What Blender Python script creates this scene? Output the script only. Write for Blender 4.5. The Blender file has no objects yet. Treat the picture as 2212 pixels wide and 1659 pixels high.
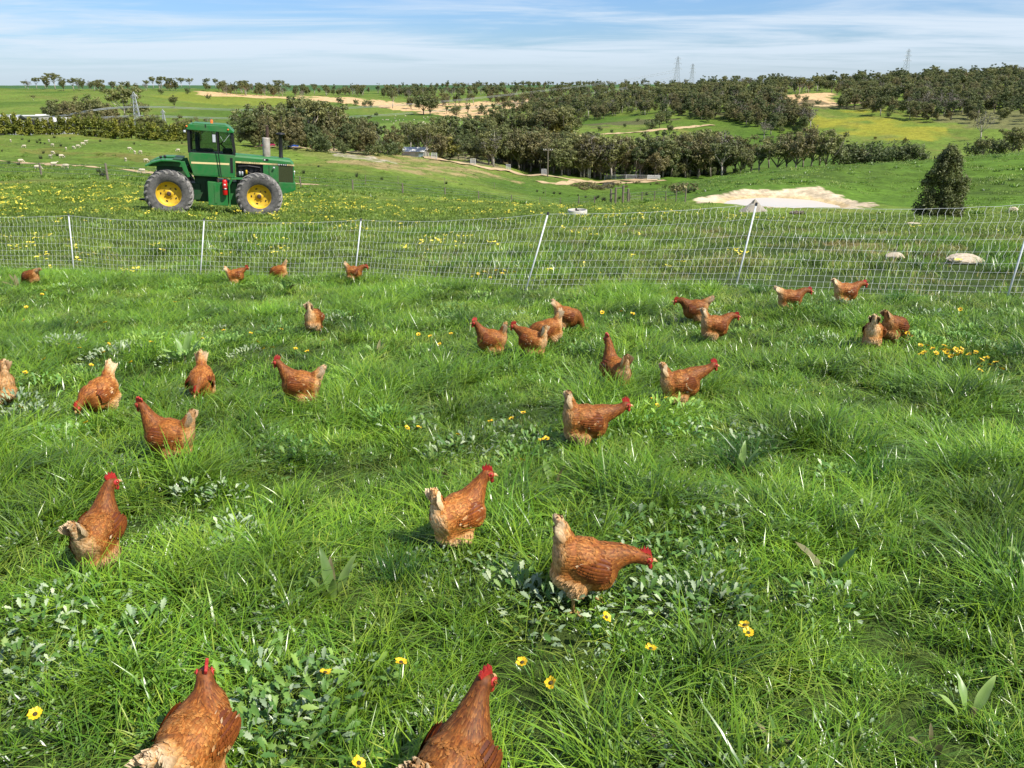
import bpy, bmesh, math, random
import numpy as np
from mathutils import Vector, Matrix, Euler
scene = bpy.context.scene
R = math.radians
rnd = random.Random(7)
rng = np.random.default_rng(11)

# ------------------------------------------------------------------ camera
FOC, PITCH, EYE = 819.0, R(20.16), 1.65
camd = bpy.data.cameras.new('camera'); camd.sensor_width = 36; camd.lens = FOC * 36 / 1024
camd.clip_start = 0.05; camd.clip_end = 60000
cam = bpy.data.objects.new('camera', camd); scene.collection.objects.link(cam)
cam.location = (0, 0, EYE); cam.rotation_euler = (R(90) - PITCH, 0, 0)
scene.camera = cam
# ------------------------------------------------------------------ sun and sky
SUN_EL, SUN_DIR = R(50), Vector((0.84, -0.54, 0)).normalized()
sund = bpy.data.lights.new('sun', 'SUN'); sund.energy = 5.0; sund.angle = R(0.53); sund.color = (1, 0.95, 0.86)
sun = bpy.data.objects.new('sun', sund); scene.collection.objects.link(sun)
to_sun = Vector((SUN_DIR.x * math.cos(SUN_EL), SUN_DIR.y * math.cos(SUN_EL), math.sin(SUN_EL)))
sun.rotation_euler = to_sun.to_track_quat('Z', 'Y').to_euler(); sun.location = to_sun * 50
world = bpy.data.worlds.new('World'); scene.world = world; world.use_nodes = True
def build_sky():
    nt = world.node_tree; N = nt.nodes; L = nt.links; N.clear()
    out = N.new('ShaderNodeOutputWorld'); bg = N.new('ShaderNodeBackground'); bg.inputs[1].default_value = 0.085
    sky = N.new('ShaderNodeTexSky'); sky.sky_type = 'NISHITA'; sky.sun_disc = False
    sky.sun_elevation = SUN_EL; sky.sun_rotation = math.atan2(SUN_DIR.x, SUN_DIR.y)
    sky.air_density = 1.0; sky.dust_density = 0.5; sky.ozone_density = 2.2
    tc = N.new('ShaderNodeTexCoord'); sep = N.new('ShaderNodeSeparateXYZ'); L.new(tc.outputs['Generated'], sep.inputs[0])
    # thin cirrus sheet: direction projected on a high plane
    zz = N.new('ShaderNodeMath'); zz.operation = 'ADD'; zz.inputs[1].default_value = 0.05; L.new(sep.outputs[2], zz.inputs[0])
    zm = N.new('ShaderNodeMath'); zm.operation = 'MAXIMUM'; zm.inputs[1].default_value = 0.03; L.new(zz.outputs[0], zm.inputs[0])
    dx = N.new('ShaderNodeMath'); dx.operation = 'DIVIDE'; L.new(sep.outputs[0], dx.inputs[0]); L.new(zm.outputs[0], dx.inputs[1])
    dy = N.new('ShaderNodeMath'); dy.operation = 'DIVIDE'; L.new(sep.outputs[1], dy.inputs[0]); L.new(zm.outputs[0], dy.inputs[1])
    cb = N.new('ShaderNodeCombineXYZ'); L.new(dx.outputs[0], cb.inputs[0]); L.new(dy.outputs[0], cb.inputs[1])
    mp = N.new('ShaderNodeMapping'); mp.inputs['Scale'].default_value = (0.34, 0.62, 1); mp.inputs['Rotation'].default_value = (0, 0, R(-14)); mp.inputs['Location'].default_value = (3.3, 1.4, 0)
    L.new(cb.outputs[0], mp.inputs[0])
    n1 = N.new('ShaderNodeTexNoise'); n1.inputs['Scale'].default_value = 0.9; n1.inputs['Detail'].default_value = 9; n1.inputs['Roughness'].default_value = 0.62; n1.inputs['Distortion'].default_value = 0.5
    L.new(mp.outputs[0], n1.inputs['Vector'])
    n2 = N.new('ShaderNodeTexNoise'); n2.inputs['Scale'].default_value = 0.25; n2.inputs['Detail'].default_value = 3
    L.new(mp.outputs[0], n2.inputs['Vector'])
    ad = N.new('ShaderNodeMath'); ad.operation = 'MULTIPLY_ADD'; ad.inputs[1].default_value = 0.9; L.new(n2.outputs['Fac'], ad.inputs[0]); L.new(n1.outputs['Fac'], ad.inputs[2])
    cr = N.new('ShaderNodeMapRange'); cr.inputs[1].default_value = 0.74; cr.inputs[2].default_value = 1.06; cr.interpolation_type = 'SMOOTHSTEP'; cr.inputs[4].default_value = 0.88
    L.new(ad.outputs[0], cr.inputs[0])
    lowz = N.new('ShaderNodeMapRange'); lowz.interpolation_type = 'SMOOTHSTEP'; lowz.inputs[1].default_value = 0.0; lowz.inputs[2].default_value = 0.045; L.new(sep.outputs[2], lowz.inputs[0])
    fm = N.new('ShaderNodeMix'); fm.data_type = 'FLOAT'; L.new(lowz.outputs[0], fm.inputs[0]); fm.inputs[2].default_value = 0.5; L.new(cr.outputs[0], fm.inputs[3])
    mx = N.new('ShaderNodeMix'); mx.data_type = 'RGBA'; L.new(fm.outputs[0], mx.inputs[0])
    # cool the clear sky a little, clouds are bright white
    hs = N.new('ShaderNodeMix'); hs.data_type = 'RGBA'; hs.blend_type = 'MULTIPLY'; hs.inputs[0].default_value = 1; hs.inputs[7].default_value = (0.72, 0.96, 1.38, 1); L.new(sky.outputs[0], hs.inputs[6])
    L.new(hs.outputs[2], mx.inputs[6]); mx.inputs[7].default_value = (7.0, 8.0, 9.1, 1)
    L.new(mx.outputs[2], bg.inputs[0]); L.new(bg.outputs[0], out.inputs[0])
build_sky()
scene.view_settings.view_transform = 'Standard'; scene.view_settings.look = 'None'
scene.view_settings.gamma = 1.0; scene.view_settings.exposure = 0.35; scene.view_settings.use_curve_mapping = False
scene.render.engine = 'CYCLES'
cy = scene.cycles
cy.use_denoising = True; cy.max_bounces = 6; cy.diffuse_bounces = 2; cy.glossy_bounces = 2
cy.transmission_bounces = 4; cy.transparent_max_bounces = 6; cy.caustics_reflective = False; cy.caustics_refractive = False

# ------------------------------------------------------------------ helpers
SX, SY = 1024 / 2212.0, 768 / 1659.0
CP, SP = math.cos(PITCH), math.sin(PITCH)
def ray(X, Y):
    a = (X * SX - 512) / FOC; b = (384 - Y * SY) / FOC
    return Vector((a, CP + b * SP, b * CP - SP))
def at(X, Y, d):
    return Vector((0, 0, EYE)) + ray(X, Y) * d
def tag(o, label=None, cat=None, group=None, kind=None):
    if label: o['label'] = label
    if cat: o['category'] = cat
    if group: o['group'] = group
    if kind: o['kind'] = kind
    return o
COL = scene.collection
def link(o, parent=None):
    COL.objects.link(o)
    if parent is not None: o.parent = parent
    return o
def empty(name, loc=(0, 0, 0), rot=(0, 0, 0), scale=1):
    o = bpy.data.objects.new(name, None); o.location = loc; o.rotation_euler = rot; o.scale = (scale,) * 3
    o.empty_display_size = 0.1
    return link(o)
def copy_tree(o, parent=None):
    c = o.copy(); COL.objects.link(c); c.parent = parent
    for ch in list(o.children): copy_tree(ch, c)
    return c

class MB:
    def __init__(s): s.v = []; s.f = []; s.c = []
    def add(s, vs, fs, col=None, M=None):
        n = len(s.v)
        if M is not None: vs = [M @ Vector(v) for v in vs]
        s.v.extend([tuple(v) for v in vs]); s.f.extend([tuple(i + n for i in f) for f in fs])
        if col is not None: s.c.extend(list(col) if (len(col) == len(vs) and not isinstance(col[0], (int, float))) else [col] * len(vs))
        return s
    def box(s, x0, x1, y0, y1, z0, z1, M=None, col=None):
        vs = [(x0,y0,z0),(x1,y0,z0),(x1,y1,z0),(x0,y1,z0),(x0,y0,z1),(x1,y0,z1),(x1,y1,z1),(x0,y1,z1)]
        return s.add(vs, [(3,2,1,0),(4,5,6,7),(0,1,5,4),(1,2,6,5),(2,3,7,6),(3,0,4,7)], col, M)
    def tube(s, pts, rad, n=8, caps=True, col=None, M=None):
        pts = [Vector(p) for p in pts]; k = len(pts)
        rr = rad if isinstance(rad, (list, tuple)) else [rad] * k
        vs = []; up = None
        for i, p in enumerate(pts):
            t = (pts[min(i + 1, k - 1)] - pts[max(i - 1, 0)]).normalized()
            if up is None:
                up = Vector((0, 0, 1)) if abs(t.z) < 0.9 else Vector((1, 0, 0))
            a = t.cross(up)
            if a.length < 1e-5: a = t.orthogonal()
            a.normalize(); b = a.cross(t).normalized(); up = b
            for j in range(n):
                w = 2 * math.pi * j / n
                vs.append(p + a * (rr[i] * math.cos(w)) + b * (rr[i] * math.sin(w)))
        fs = []
        for i in range(k - 1):
            for j in range(n):
                fs.append((i*n+j, i*n+(j+1)%n, (i+1)*n+(j+1)%n, (i+1)*n+j))
        if caps:
            fs.append(tuple(reversed(range(n)))); fs.append(tuple(range((k-1)*n, k*n)))
        return s.add(vs, fs, col, M)
    def lathe(s, prof, n=32, axis='z', M=None, close=False, col=None):
        vs = []; k = len(prof)
        for j in range(n):
            w = 2 * math.pi * j / n; c, d = math.cos(w), math.sin(w)
            for (r, h) in prof:
                vs.append((r*c, r*d, h) if axis == 'z' else (r*c, h, r*d))
        fs = []
        for j in range(n):
            q = (j + 1) % n
            for i in range(k if close else k - 1):
                i2 = (i + 1) % k
                fs.append((j*k+i, q*k+i, q*k+i2, j*k+i2) if axis == 'z' else (j*k+i, j*k+i2, q*k+i2, q*k+i))
        return s.add(vs, fs, col, M)
    def prism(s, poly, y0, y1, M=None, col=None):
        # polygon in (x,z), extruded along y
        n = len(poly)
        vs = [(x, y0, z) for x, z in poly] + [(x, y1, z) for x, z in poly]
        fs = [tuple(range(n)), tuple(reversed(range(n, 2*n)))] + [(i, i+n, (i+1) % n + n, (i+1) % n) for i in range(n)]
        return s.add(vs, fs, col, M)
    def mesh(s, name, mat, smooth=False, fix=False):
        me = bpy.data.meshes.new(name); me.from_pydata(s.v, [], s.f)
        if s.c and len(s.c) == len(s.v):
            ca = me.color_attributes.new('col', 'FLOAT_COLOR', 'POINT')
            ca.data.foreach_set('color', np.array([(c[0], c[1], c[2], 1.0) for c in s.c], dtype=np.float32).ravel())
        if mat is not None: me.materials.append(mat)
        if fix:
            bm = bmesh.new(); bm.from_mesh(me); bmesh.ops.recalc_face_normals(bm, faces=bm.faces); bm.to_mesh(me); bm.free()
        if smooth: me.polygons.foreach_set('use_smooth', [True] * len(me.polygons))
        me.update(); return me
    def build(s, name, mat, parent=None, smooth=False, fix=True, bevel=0, loc=None, origin=None):
        if origin is not None: s.v = [(v[0]-origin[0], v[1]-origin[1], v[2]-origin[2]) for v in s.v]
        o = bpy.data.objects.new(name, s.mesh(name, mat, smooth, fix)); link(o, parent)
        if bevel:
            b = o.modifiers.new('bevel', 'BEVEL'); b.width = bevel; b.segments = 2; b.limit_method = 'ANGLE'; b.angle_limit = R(35)
        if loc is not None: o.location = loc
        return o

# ------------------------------------------------------------------ materials
def new_mat(name):
    m = bpy.data.materials.new(name); m.use_nodes = True
    nt = m.node_tree; bs = nt.nodes['Principled BSDF']
    return m, nt, bs
def mat(name, col, rough=0.6, metal=0.0, noise=0.0, scale=8.0, col2=None, bump=0.0, spec=0.5, coat=0.0, detail=5):
    m, nt, bs = new_mat(name)
    bs.inputs['Roughness'].default_value = rough; bs.inputs['Metallic'].default_value = metal
    bs.inputs['Specular IOR Level'].default_value = spec; bs.inputs['Coat Weight'].default_value = coat
    N, L = nt.nodes, nt.links
    c2 = col2 if col2 else tuple(c * (1 - noise) for c in col)
    if noise or col2 or bump:
        tc = N.new('ShaderNodeTexCoord'); n = N.new('ShaderNodeTexNoise'); n.inputs['Scale'].default_value = scale; n.inputs['Detail'].default_value = detail; n.inputs['Roughness'].default_value = 0.65
        L.new(tc.outputs['Object'], n.inputs['Vector'])
        mr = N.new('ShaderNodeMapRange'); mr.inputs[1].default_value = 0.35; mr.inputs[2].default_value = 0.65; L.new(n.outputs['Fac'], mr.inputs[0])
        mx = N.new('ShaderNodeMix'); mx.data_type = 'RGBA'; mx.inputs[6].default_value = (*col, 1); mx.inputs[7].default_value = (*c2, 1)
        L.new(mr.outputs[0], mx.inputs[0]); L.new(mx.outputs[2], bs.inputs['Base Color'])
        if bump:
            bp = N.new('ShaderNodeBump'); bp.inputs['Strength'].default_value = bump; bp.inputs['Distance'].default_value = 0.02
            L.new(n.outputs['Fac'], bp.inputs['Height']); L.new(bp.outputs[0], bs.inputs['Normal'])
    else:
        bs.inputs['Base Color'].default_value = (*col, 1)
    return m
# ------------------------------------------------------------------ terrain height field
# surveyed ground points: picture column, picture row, distance along the view axis (m)
SURVEY = [
 # paddock with the tractor
 (362,457,31.5),(565,464,33.0),(60,470,25),(0,440,36),(180,425,42),(700,450,37),(900,458,38),(1100,462,36),(1247,466,36),(1400,462,40),
 (1000,440,55),(1200,446,60),(1340,447,75),(1500,460,48),(1750,478,36),(1990,470,52),(2150,475,48),(2400,480,40),
 # line of the paddock fence and beyond
 (0,385,66),(233,388,66),(470,400,76),(762,411,96),(870,416,108),(962,423,118),(1034,430,135),(1105,436,160),(1166,438,185),(1240,442,205),(1340,438,215),
 (0,347,165),(300,370,140),(650,395,120),(900,395,165),(1150,415,215),
 # sheep hill crest and the sand road along it
 (-150,290,262),(10,291,266),(150,293,268),(300,297,272),(410,304,275),(530,313,268),(645,316,262),(797,324,262),(939,343,265),(1023,355,268),(1177,377,278),(1250,387,288),
 (100,322,215),(350,340,200),(650,352,190),(900,370,205),(1050,392,220),
 # behind the crest
 (-150,303,330),(10,300,330),(300,308,335),(645,332,320),(797,342,315),(939,354,320),
 # valley floor
 (1150,384,320),(1290,392,300),(1420,385,310),(1550,383,310),(900,330,360),(1080,312,400),(1230,300,420),(1500,352,380),(1640,340,370),
 # green hill behind the dam
 (1300,425,190),(1400,420,140),(1472,391,165),(1559,381,145),(1634,372,130),(1700,363,122),(1810,355,116),(1919,350,113),(2060,341,110),(2212,331,108),(2420,320,108),
 (1462,441,75),(1522,421,82),(1602,404,88),(1682,397,90),(1762,398,89),(1812,412,85),(1860,437,78),(1450,440,92),(1960,440,78),
 (1720,382,104),(1880,390,98),(2000,400,93),(2200,385,90),(2350,380,90),(1600,395,108),
 (1500,452,66),(1600,456,69),(1720,457,70),(1850,457,70),(1960,456,68),(2100,455,66),(2250,445,66),
 (1472,402,215),(1600,392,190),(1720,380,175),(1919,370,170),(2212,356,165),(2420,346,165),
 # opposite slope, right
 (1400,300,430),(1600,320,420),(1700,290,470),(1850,330,390),(2050,315,390),(2300,300,390),
 (1500,245,560),(1650,245,540),(1740,222,560),(1900,250,500),(2100,240,500),(2300,235,500),
 (1500,205,800),(1700,198,800),(1900,190,760),(2100,180,720),(2300,172,700),
 (1500,187,1150),(1700,180,1100),(1900,172,1050),(2100,166,1000),(2300,160,950),
 # centre, quarry and far fields
 (800,290,560),(950,280,600),(1150,275,580),(1300,270,520),
 (800,262,700),(950,258,720),(1150,250,720),(1300,235,700),
 (800,225,900),(950,222,950),(1150,215,950),(1330,210,950),
 (800,202,1200),(950,200,1300),(1150,199,1400),(1350,193,1500),
 # left far side
 (-150,262,480),(100,262,480),(300,280,460),(500,300,430),(640,305,430),
 (-150,225,700),(100,222,700),(300,222,720),(500,232,720),(640,238,720),
 (-150,192,980),(0,191,980),(200,194,980),(330,192,1000),(480,192,1050),(640,204,1100),
 (-150,196,1300),(0,196,1300),(330,196,1350),(640,201,1500),
 # horizon
 (-150,190,2600),(300,190,2600),(640,190,2600),(900,189.5,2600),(1100,185,2600),(1250,184,2600),(1500,182,2600),(1900,178,2600),(2300,174,2600),
 (-150,184.5,6000),(600,184.5,6000),(1100,184,6000),(1700,183,6000),(2300,182,6000),
]
def plane_z(x, y): return -0.1 * y + 0.03 * x
def _basis(x, y):
    r = np.sqrt(x * x + y * y) + 1e-6
    a = np.clip(np.arctan2(x, y), -0.72, 0.72)
    return np.stack([a * 4.2, np.log(np.maximum(r, 1.0))], -1), r
pts = []
for X, Y, d in SURVEY: pts.append(tuple(at(X, Y, d)))
for r_ in (1.0, 1.8, 3.2, 5.5, 9, 13, 17.5):
    for a_ in (-0.7, -0.45, -0.2, 0.05, 0.3, 0.5, 0.7):
        x_, y_ = r_ * math.sin(a_), r_ * math.cos(a_); pts.append((x_, y_, plane_z(x_, y_)))
pts = np.array(pts)
B0, R0 = _basis(pts[:, 0], pts[:, 1])
V0 = (pts[:, 2] - EYE) / R0
V0n = V0 * R0 ** 0.5          # softens the steep near rows
K0 = np.linalg.norm(B0[:, None] - B0[None], axis=-1)
n0 = len(pts)
A0 = np.zeros((n0 + 3, n0 + 3)); A0[:n0, :n0] = K0; A0[:n0, n0] = 1; A0[:n0, n0+1:] = B0; A0[n0, :n0] = 1; A0[n0+1:, :n0] = B0.T
W0 = np.linalg.solve(A0, np.concatenate([V0n, [0, 0, 0]]))
def H_base(x, y):
    x = np.asarray(x, float); y = np.asarray(y, float); sh = x.shape
    b, r = _basis(x.ravel(), y.ravel()); out = np.empty(len(r))
    for i in range(0, len(r), 20000):
        bb = b[i:i+20000]; k = np.linalg.norm(bb[:, None] - B0[None], axis=-1)
        out[i:i+20000] = k @ W0[:n0] + W0[n0] + bb @ W0[n0+1:]
    rr = np.maximum(r, 1.0)
    z = EYE + out / rr ** 0.5 * r
    near = np.clip((6.0 - r) / 4.0, 0, 1)
    z = z * (1 - near) + plane_z(x.ravel(), y.ravel()) * near
    xr, yr = x.ravel(), y.ravel()
    # gentle natural unevenness that grows with distance
    amp = np.clip(r / 300.0, 0, 1) * 0.5 + 0.025
    w = np.sin(xr * 0.61 + 0.4 * np.sin(yr * 0.43)) * np.sin(yr * 0.57 + 1.3 + 0.5 * np.sin(xr * 0.37)) * 0.6
    w = w + np.sin(xr * 0.11 + 2.0) * np.sin(yr * 0.083 + 0.7)
    z = z + amp * w * np.clip(r / 3, 0, 1)
    return z.reshape(sh)
# --- the dam: a bowl dug into the slope, with a flat sheet of water
_c = at(1684, 446, 80.4); DAM_C = np.array([_c.x, _c.y]); DAM_Z = at(1684, 449, 79.5).z + 0.22
DAM_A, DAM_B = 5.6, 5.0       # half length across the view, half depth
def dam_ell(x, y):
    wob = 0.05 * np.sin(3 * np.arctan2(y - DAM_C[1], x - DAM_C[0]) + 0.8) + 0.03 * np.sin(7 * np.arctan2(y - DAM_C[1], x - DAM_C[0]))
    return np.sqrt(((x - DAM_C[0]) / DAM_A) ** 2 + ((y - DAM_C[1]) / DAM_B) ** 2) * (1 + wob)
def bowl(x, y):
    e = dam_ell(x, y)
    return DAM_Z + np.where(e < 1, (e - 1) * 1.2, (e - 1) * 1.22 + 0.02)
def H(x, y):
    z = H_base(x, y); x = np.asarray(x, float); y = np.asarray(y, float)
    return np.minimum(z, bowl(x, y))
def h1(x, y): return float(H(np.array([x]), np.array([y]))[0])
def gnd_many(XY, d0=1.5, d1=3000, n=500):
    """first hit of picture rays with the ground"""
    ds = np.geomspace(d0, d1, n); out = []
    rays = np.array([tuple(ray(X, Y)) for X, Y in XY])
    P = rays[:, None, :] * ds[None, :, None]; P[..., 2] += EYE
    hz = H(P[..., 0], P[..., 1]); below = P[..., 2] < hz
    idx = np.argmax(below, axis=1); ok = below.any(axis=1)
    for k in range(len(XY)):
        if not ok[k] or idx[k] == 0: out.append(None); continue
        a, b = ds[idx[k]-1], ds[idx[k]]
        fa = P[k, idx[k]-1, 2] - hz[k, idx[k]-1]; fb = P[k, idx[k], 2] - hz[k, idx[k]]
        d = a + (b - a) * fa / (fa - fb + 1e-12)
        p = rays[k] * d; x, y = p[0], p[1]
        out.append(Vector((x, y, h1(x, y))))
    return out
def gnd(X, Y, d0=1.5, d1=3000): return gnd_many([(X, Y)], d0, d1)[0]
def depth_of(p): return p.y * CP - (p.z - EYE) * SP
def project(p):
    y = p[1]; z = p[2] - EYE
    fw = y * CP - z * SP; upc = y * SP + z * CP
    return ((512 + FOC * p[0] / fw) / SX, (384 - FOC * upc / fw) / SY, fw)

# --- ground mesh: fine in the viewed sector, closed all round
az = np.concatenate([np.linspace(-math.pi, -0.8, 24, endpoint=False), np.linspace(-0.8, 0.8, 440), np.linspace(0.8, math.pi, 25)[1:-1]])
rg = np.concatenate([np.geomspace(0.4, 60, 150, endpoint=False), np.geomspace(60, 135, 90, endpoint=False), np.geomspace(135, 1500, 210, endpoint=False), np.geomspace(1500, 30000, 40)])
AZ, RG = np.meshgrid(az, rg)
GX, GY = RG * np.sin(AZ), RG * np.cos(AZ); GZ = H(GX, GY)
GZ = np.where(RG > 7000, np.minimum(GZ, GZ - (RG - 7000) * 0.012), GZ)
nr, na = GX.shape
verts = np.stack([GX, GY, GZ], -1).reshape(-1, 3)
verts = np.vstack([verts, [[0, 0, h1(0.01, 0.01)]]])
ii, jj = np.meshgrid(np.arange(nr - 1), np.arange(na), indexing='ij'); j2 = (jj + 1) % na
quads = np.stack([ii * na + jj, ii * na + j2, (ii + 1) * na + j2, (ii + 1) * na + jj], -1).reshape(-1, 4)[:, ::-1]
fan = [(nr * na, (j + 1) % na, j) for j in range(na)]
me = bpy.data.meshes.new('ground'); me.from_pydata(verts.tolist(), [], quads.tolist() + fan)
me.polygons.foreach_set('use_smooth', [True] * len(me.polygons))

# --- ground cover colours (what grows or lies there), by place on the land, with some painted shade and haze
def srgb(r, g, b): return np.array([((c / 255) / 12.92 if c / 255 < .04045 else ((c / 255 + .055) / 1.055) ** 2.4) for c in (r, g, b)])
def vnoise(x, y, s, seed=0):
    x = x / s + seed * 17.3; y = y / s + seed * 5.1
    xi, yi = np.floor(x), np.floor(y); fx, fy = x - xi, y - yi; fx = fx * fx * (3 - 2 * fx); fy = fy * fy * (3 - 2 * fy)
    def h(a, b): v = np.sin(a * 127.1 + b * 311.7 + seed) * 43758.5453; return v - np.floor(v)
    return (h(xi, yi) * (1 - fx) + h(xi + 1, yi) * fx) * (1 - fy) + (h(xi, yi + 1) * (1 - fx) + h(xi + 1, yi + 1) * fx) * fy
def fbm(x, y, s, seed=0): return (vnoise(x, y, s, seed) * 4 + vnoise(x, y, s / 2.1, seed + 1) * 2 + vnoise(x, y, s / 4.3, seed + 2)) / 7
def inside(px, py, poly):
    c = np.zeros(px.shape, bool); n = len(poly)
    for i in range(n):
        x0, y0 = poly[i]; x1, y1 = poly[(i + 1) % n]
        cond = ((y0 > py) != (y1 > py)) & (px < (x1 - x0) * (py - y0) / (y1 - y0 + 1e-12) + x0)
        c ^= cond
    return c
gx, gy = verts[:, 0], verts[:, 1]; gr = np.hypot(gx, gy)
G_FIELD = np.array([0.135, 0.195, 0.030]); G_DARK = np.array([0.075, 0.135, 0.018]); G_OLIVE = np.array([0.185, 0.185, 0.045])
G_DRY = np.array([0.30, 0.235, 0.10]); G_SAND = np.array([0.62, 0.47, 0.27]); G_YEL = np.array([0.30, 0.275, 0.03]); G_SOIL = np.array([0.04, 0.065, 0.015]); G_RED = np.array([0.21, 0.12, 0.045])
f1 = fbm(gx, gy, 30, 1); f2 = fbm(gx, gy, 9, 3); f3 = fbm(gx, gy, 90, 5)
col = G_FIELD[None] * (0.75 + 0.5 * f1[:, None])
def blend(c, w): 
    global col
    w = np.clip(w, 0, 1)[:, None]; col = col * (1 - w) + np.asarray(c)[None] * w
blend(G_OLIVE, (f2 - 0.52) * 3.0 * (gr > 60))
blend(G_DARK, (f3 - 0.5) * 4.0)
def region(pix, soft_noise=0.0, dmin=2.0):
    P_ = gnd_many(pix, dmin)
    poly = [(p.x, p.y) for p in P_ if p is not None]
    wx = (fbm(gx, gy, 14, 8) - 0.5) * soft_noise; wy = (fbm(gx, gy, 14, 9) - 0.5) * soft_noise
    return inside(gx + wx, gy + wy, poly).astype(float)
# soil under the tall near grass, its colour darkened as under-shading
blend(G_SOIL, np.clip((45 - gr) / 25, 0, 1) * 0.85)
# worn reddish and pale slopes of the sheep hill
blend(G_DRY, region([(600,321),(760,326),(930,345),(1050,368),(1120,392),(1000,385),(860,372),(720,350),(640,335)], 14) * (0.25 + 0.7 * (f2 > 0.5)))
blend(np.array([0.42, 0.36, 0.27]), region([(690,322),(790,333),(850,352),(800,350),(720,336)], 10) * (0.3 + 0.6 * (fbm(gx, gy, 5, 21) > .5)))
blend(G_RED, region([(80,318),(230,328),(420,345),(400,352),(200,340),(60,330)], 16) * 0.3)
blend(G_DARK, region([(640,392),(900,402),(1100,425),(1250,440),(1150,442),(900,420),(640,408)], 10) * 0.55)
# the green hill behind the dam is lush
lush = region([(1300,392),(1500,374),(1700,360),(1900,347),(2300,330),(2400,440),(1900,440),(1500,430),(1330,412)], 6)
blend(np.array([0.075, 0.165, 0.016]), lush * (0.45 + 0.4 * f1)); blend(G_DARK * 0.8, lush * np.clip((f2 - 0.5) * 4, 0, 0.7))
# worn ground below the dam
worn = region([(1640,470),(2300,470),(2350,560),(1900,560),(1700,520)], 3)
blend(np.array([0.24, 0.19, 0.075]), worn * np.clip((fbm(gx, gy, 2.2, 31) - 0.40) * 5, 0, 0.9))
# far cover
blend(G_YEL, region([(1795,240),(1850,238),(1990,262),(2060,290),(2010,305),(1900,300),(1800,285),(1740,262)], 25) * np.clip((fbm(gx, gy, 18, 12) - 0.40) * 3.5, 0, 0.75))
blend(G_YEL * 0.8, region([(1350,205),(1420,205),(1420,216),(1330,216)], 15) * 0.7)
blend(np.array([0.22,0.24,0.03]), region([(420,196),(640,212),(640,230),(480,228),(330,210)], 30) * 0.6)
blend(G_DARK, region([(380,237),(640,232),(880,255),(880,262),(640,262),(430,275)], 20) * 0.6)
blend(np.array([0.14,0.21,0.04]), region([(700,262),(900,260),(1050,262),(1060,290),(880,310),(720,300)], 20) * 0.8)
dirt = region([(420,196),(520,204),(620,209),(640,214),(560,212),(470,208),(430,206)], 18)
dirt = np.maximum(dirt, region([(640,205),(760,210),(860,222),(1000,222),(1170,212),(1175,222),(1080,238),(1030,260),(960,250),(860,238),(740,222),(640,214)], 30) * (fbm(gx, gy, 16, 14) > 0.36))
dirt = np.maximum(dirt, region([(1690,205),(1790,200),(1800,225),(1720,228),(1650,222)], 20))
blend(G_SAND * np.array([1, .88, .78]), dirt * 0.95)
blend(np.array([0.20, 0.17, 0.10]), region([(860,318),(1250,300),(1300,330),(1180,350),(950,345)], 20) * (f2 > 0.47) * 0.8)
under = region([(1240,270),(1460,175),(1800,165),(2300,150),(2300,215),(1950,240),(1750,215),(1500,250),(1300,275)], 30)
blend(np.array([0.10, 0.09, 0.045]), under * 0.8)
blend(np.array([0.17, 0.14, 0.08]), region([(1950,250),(2300,230),(2300,300),(2050,265)], 20) * 0.6)
blend(np.array([0.05, 0.12, 0.04]), np.clip((gr - 1700) / 500, 0, 1) * 0.9)  # farthest land tinted blue-green by distance, haze put into the colour
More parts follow.
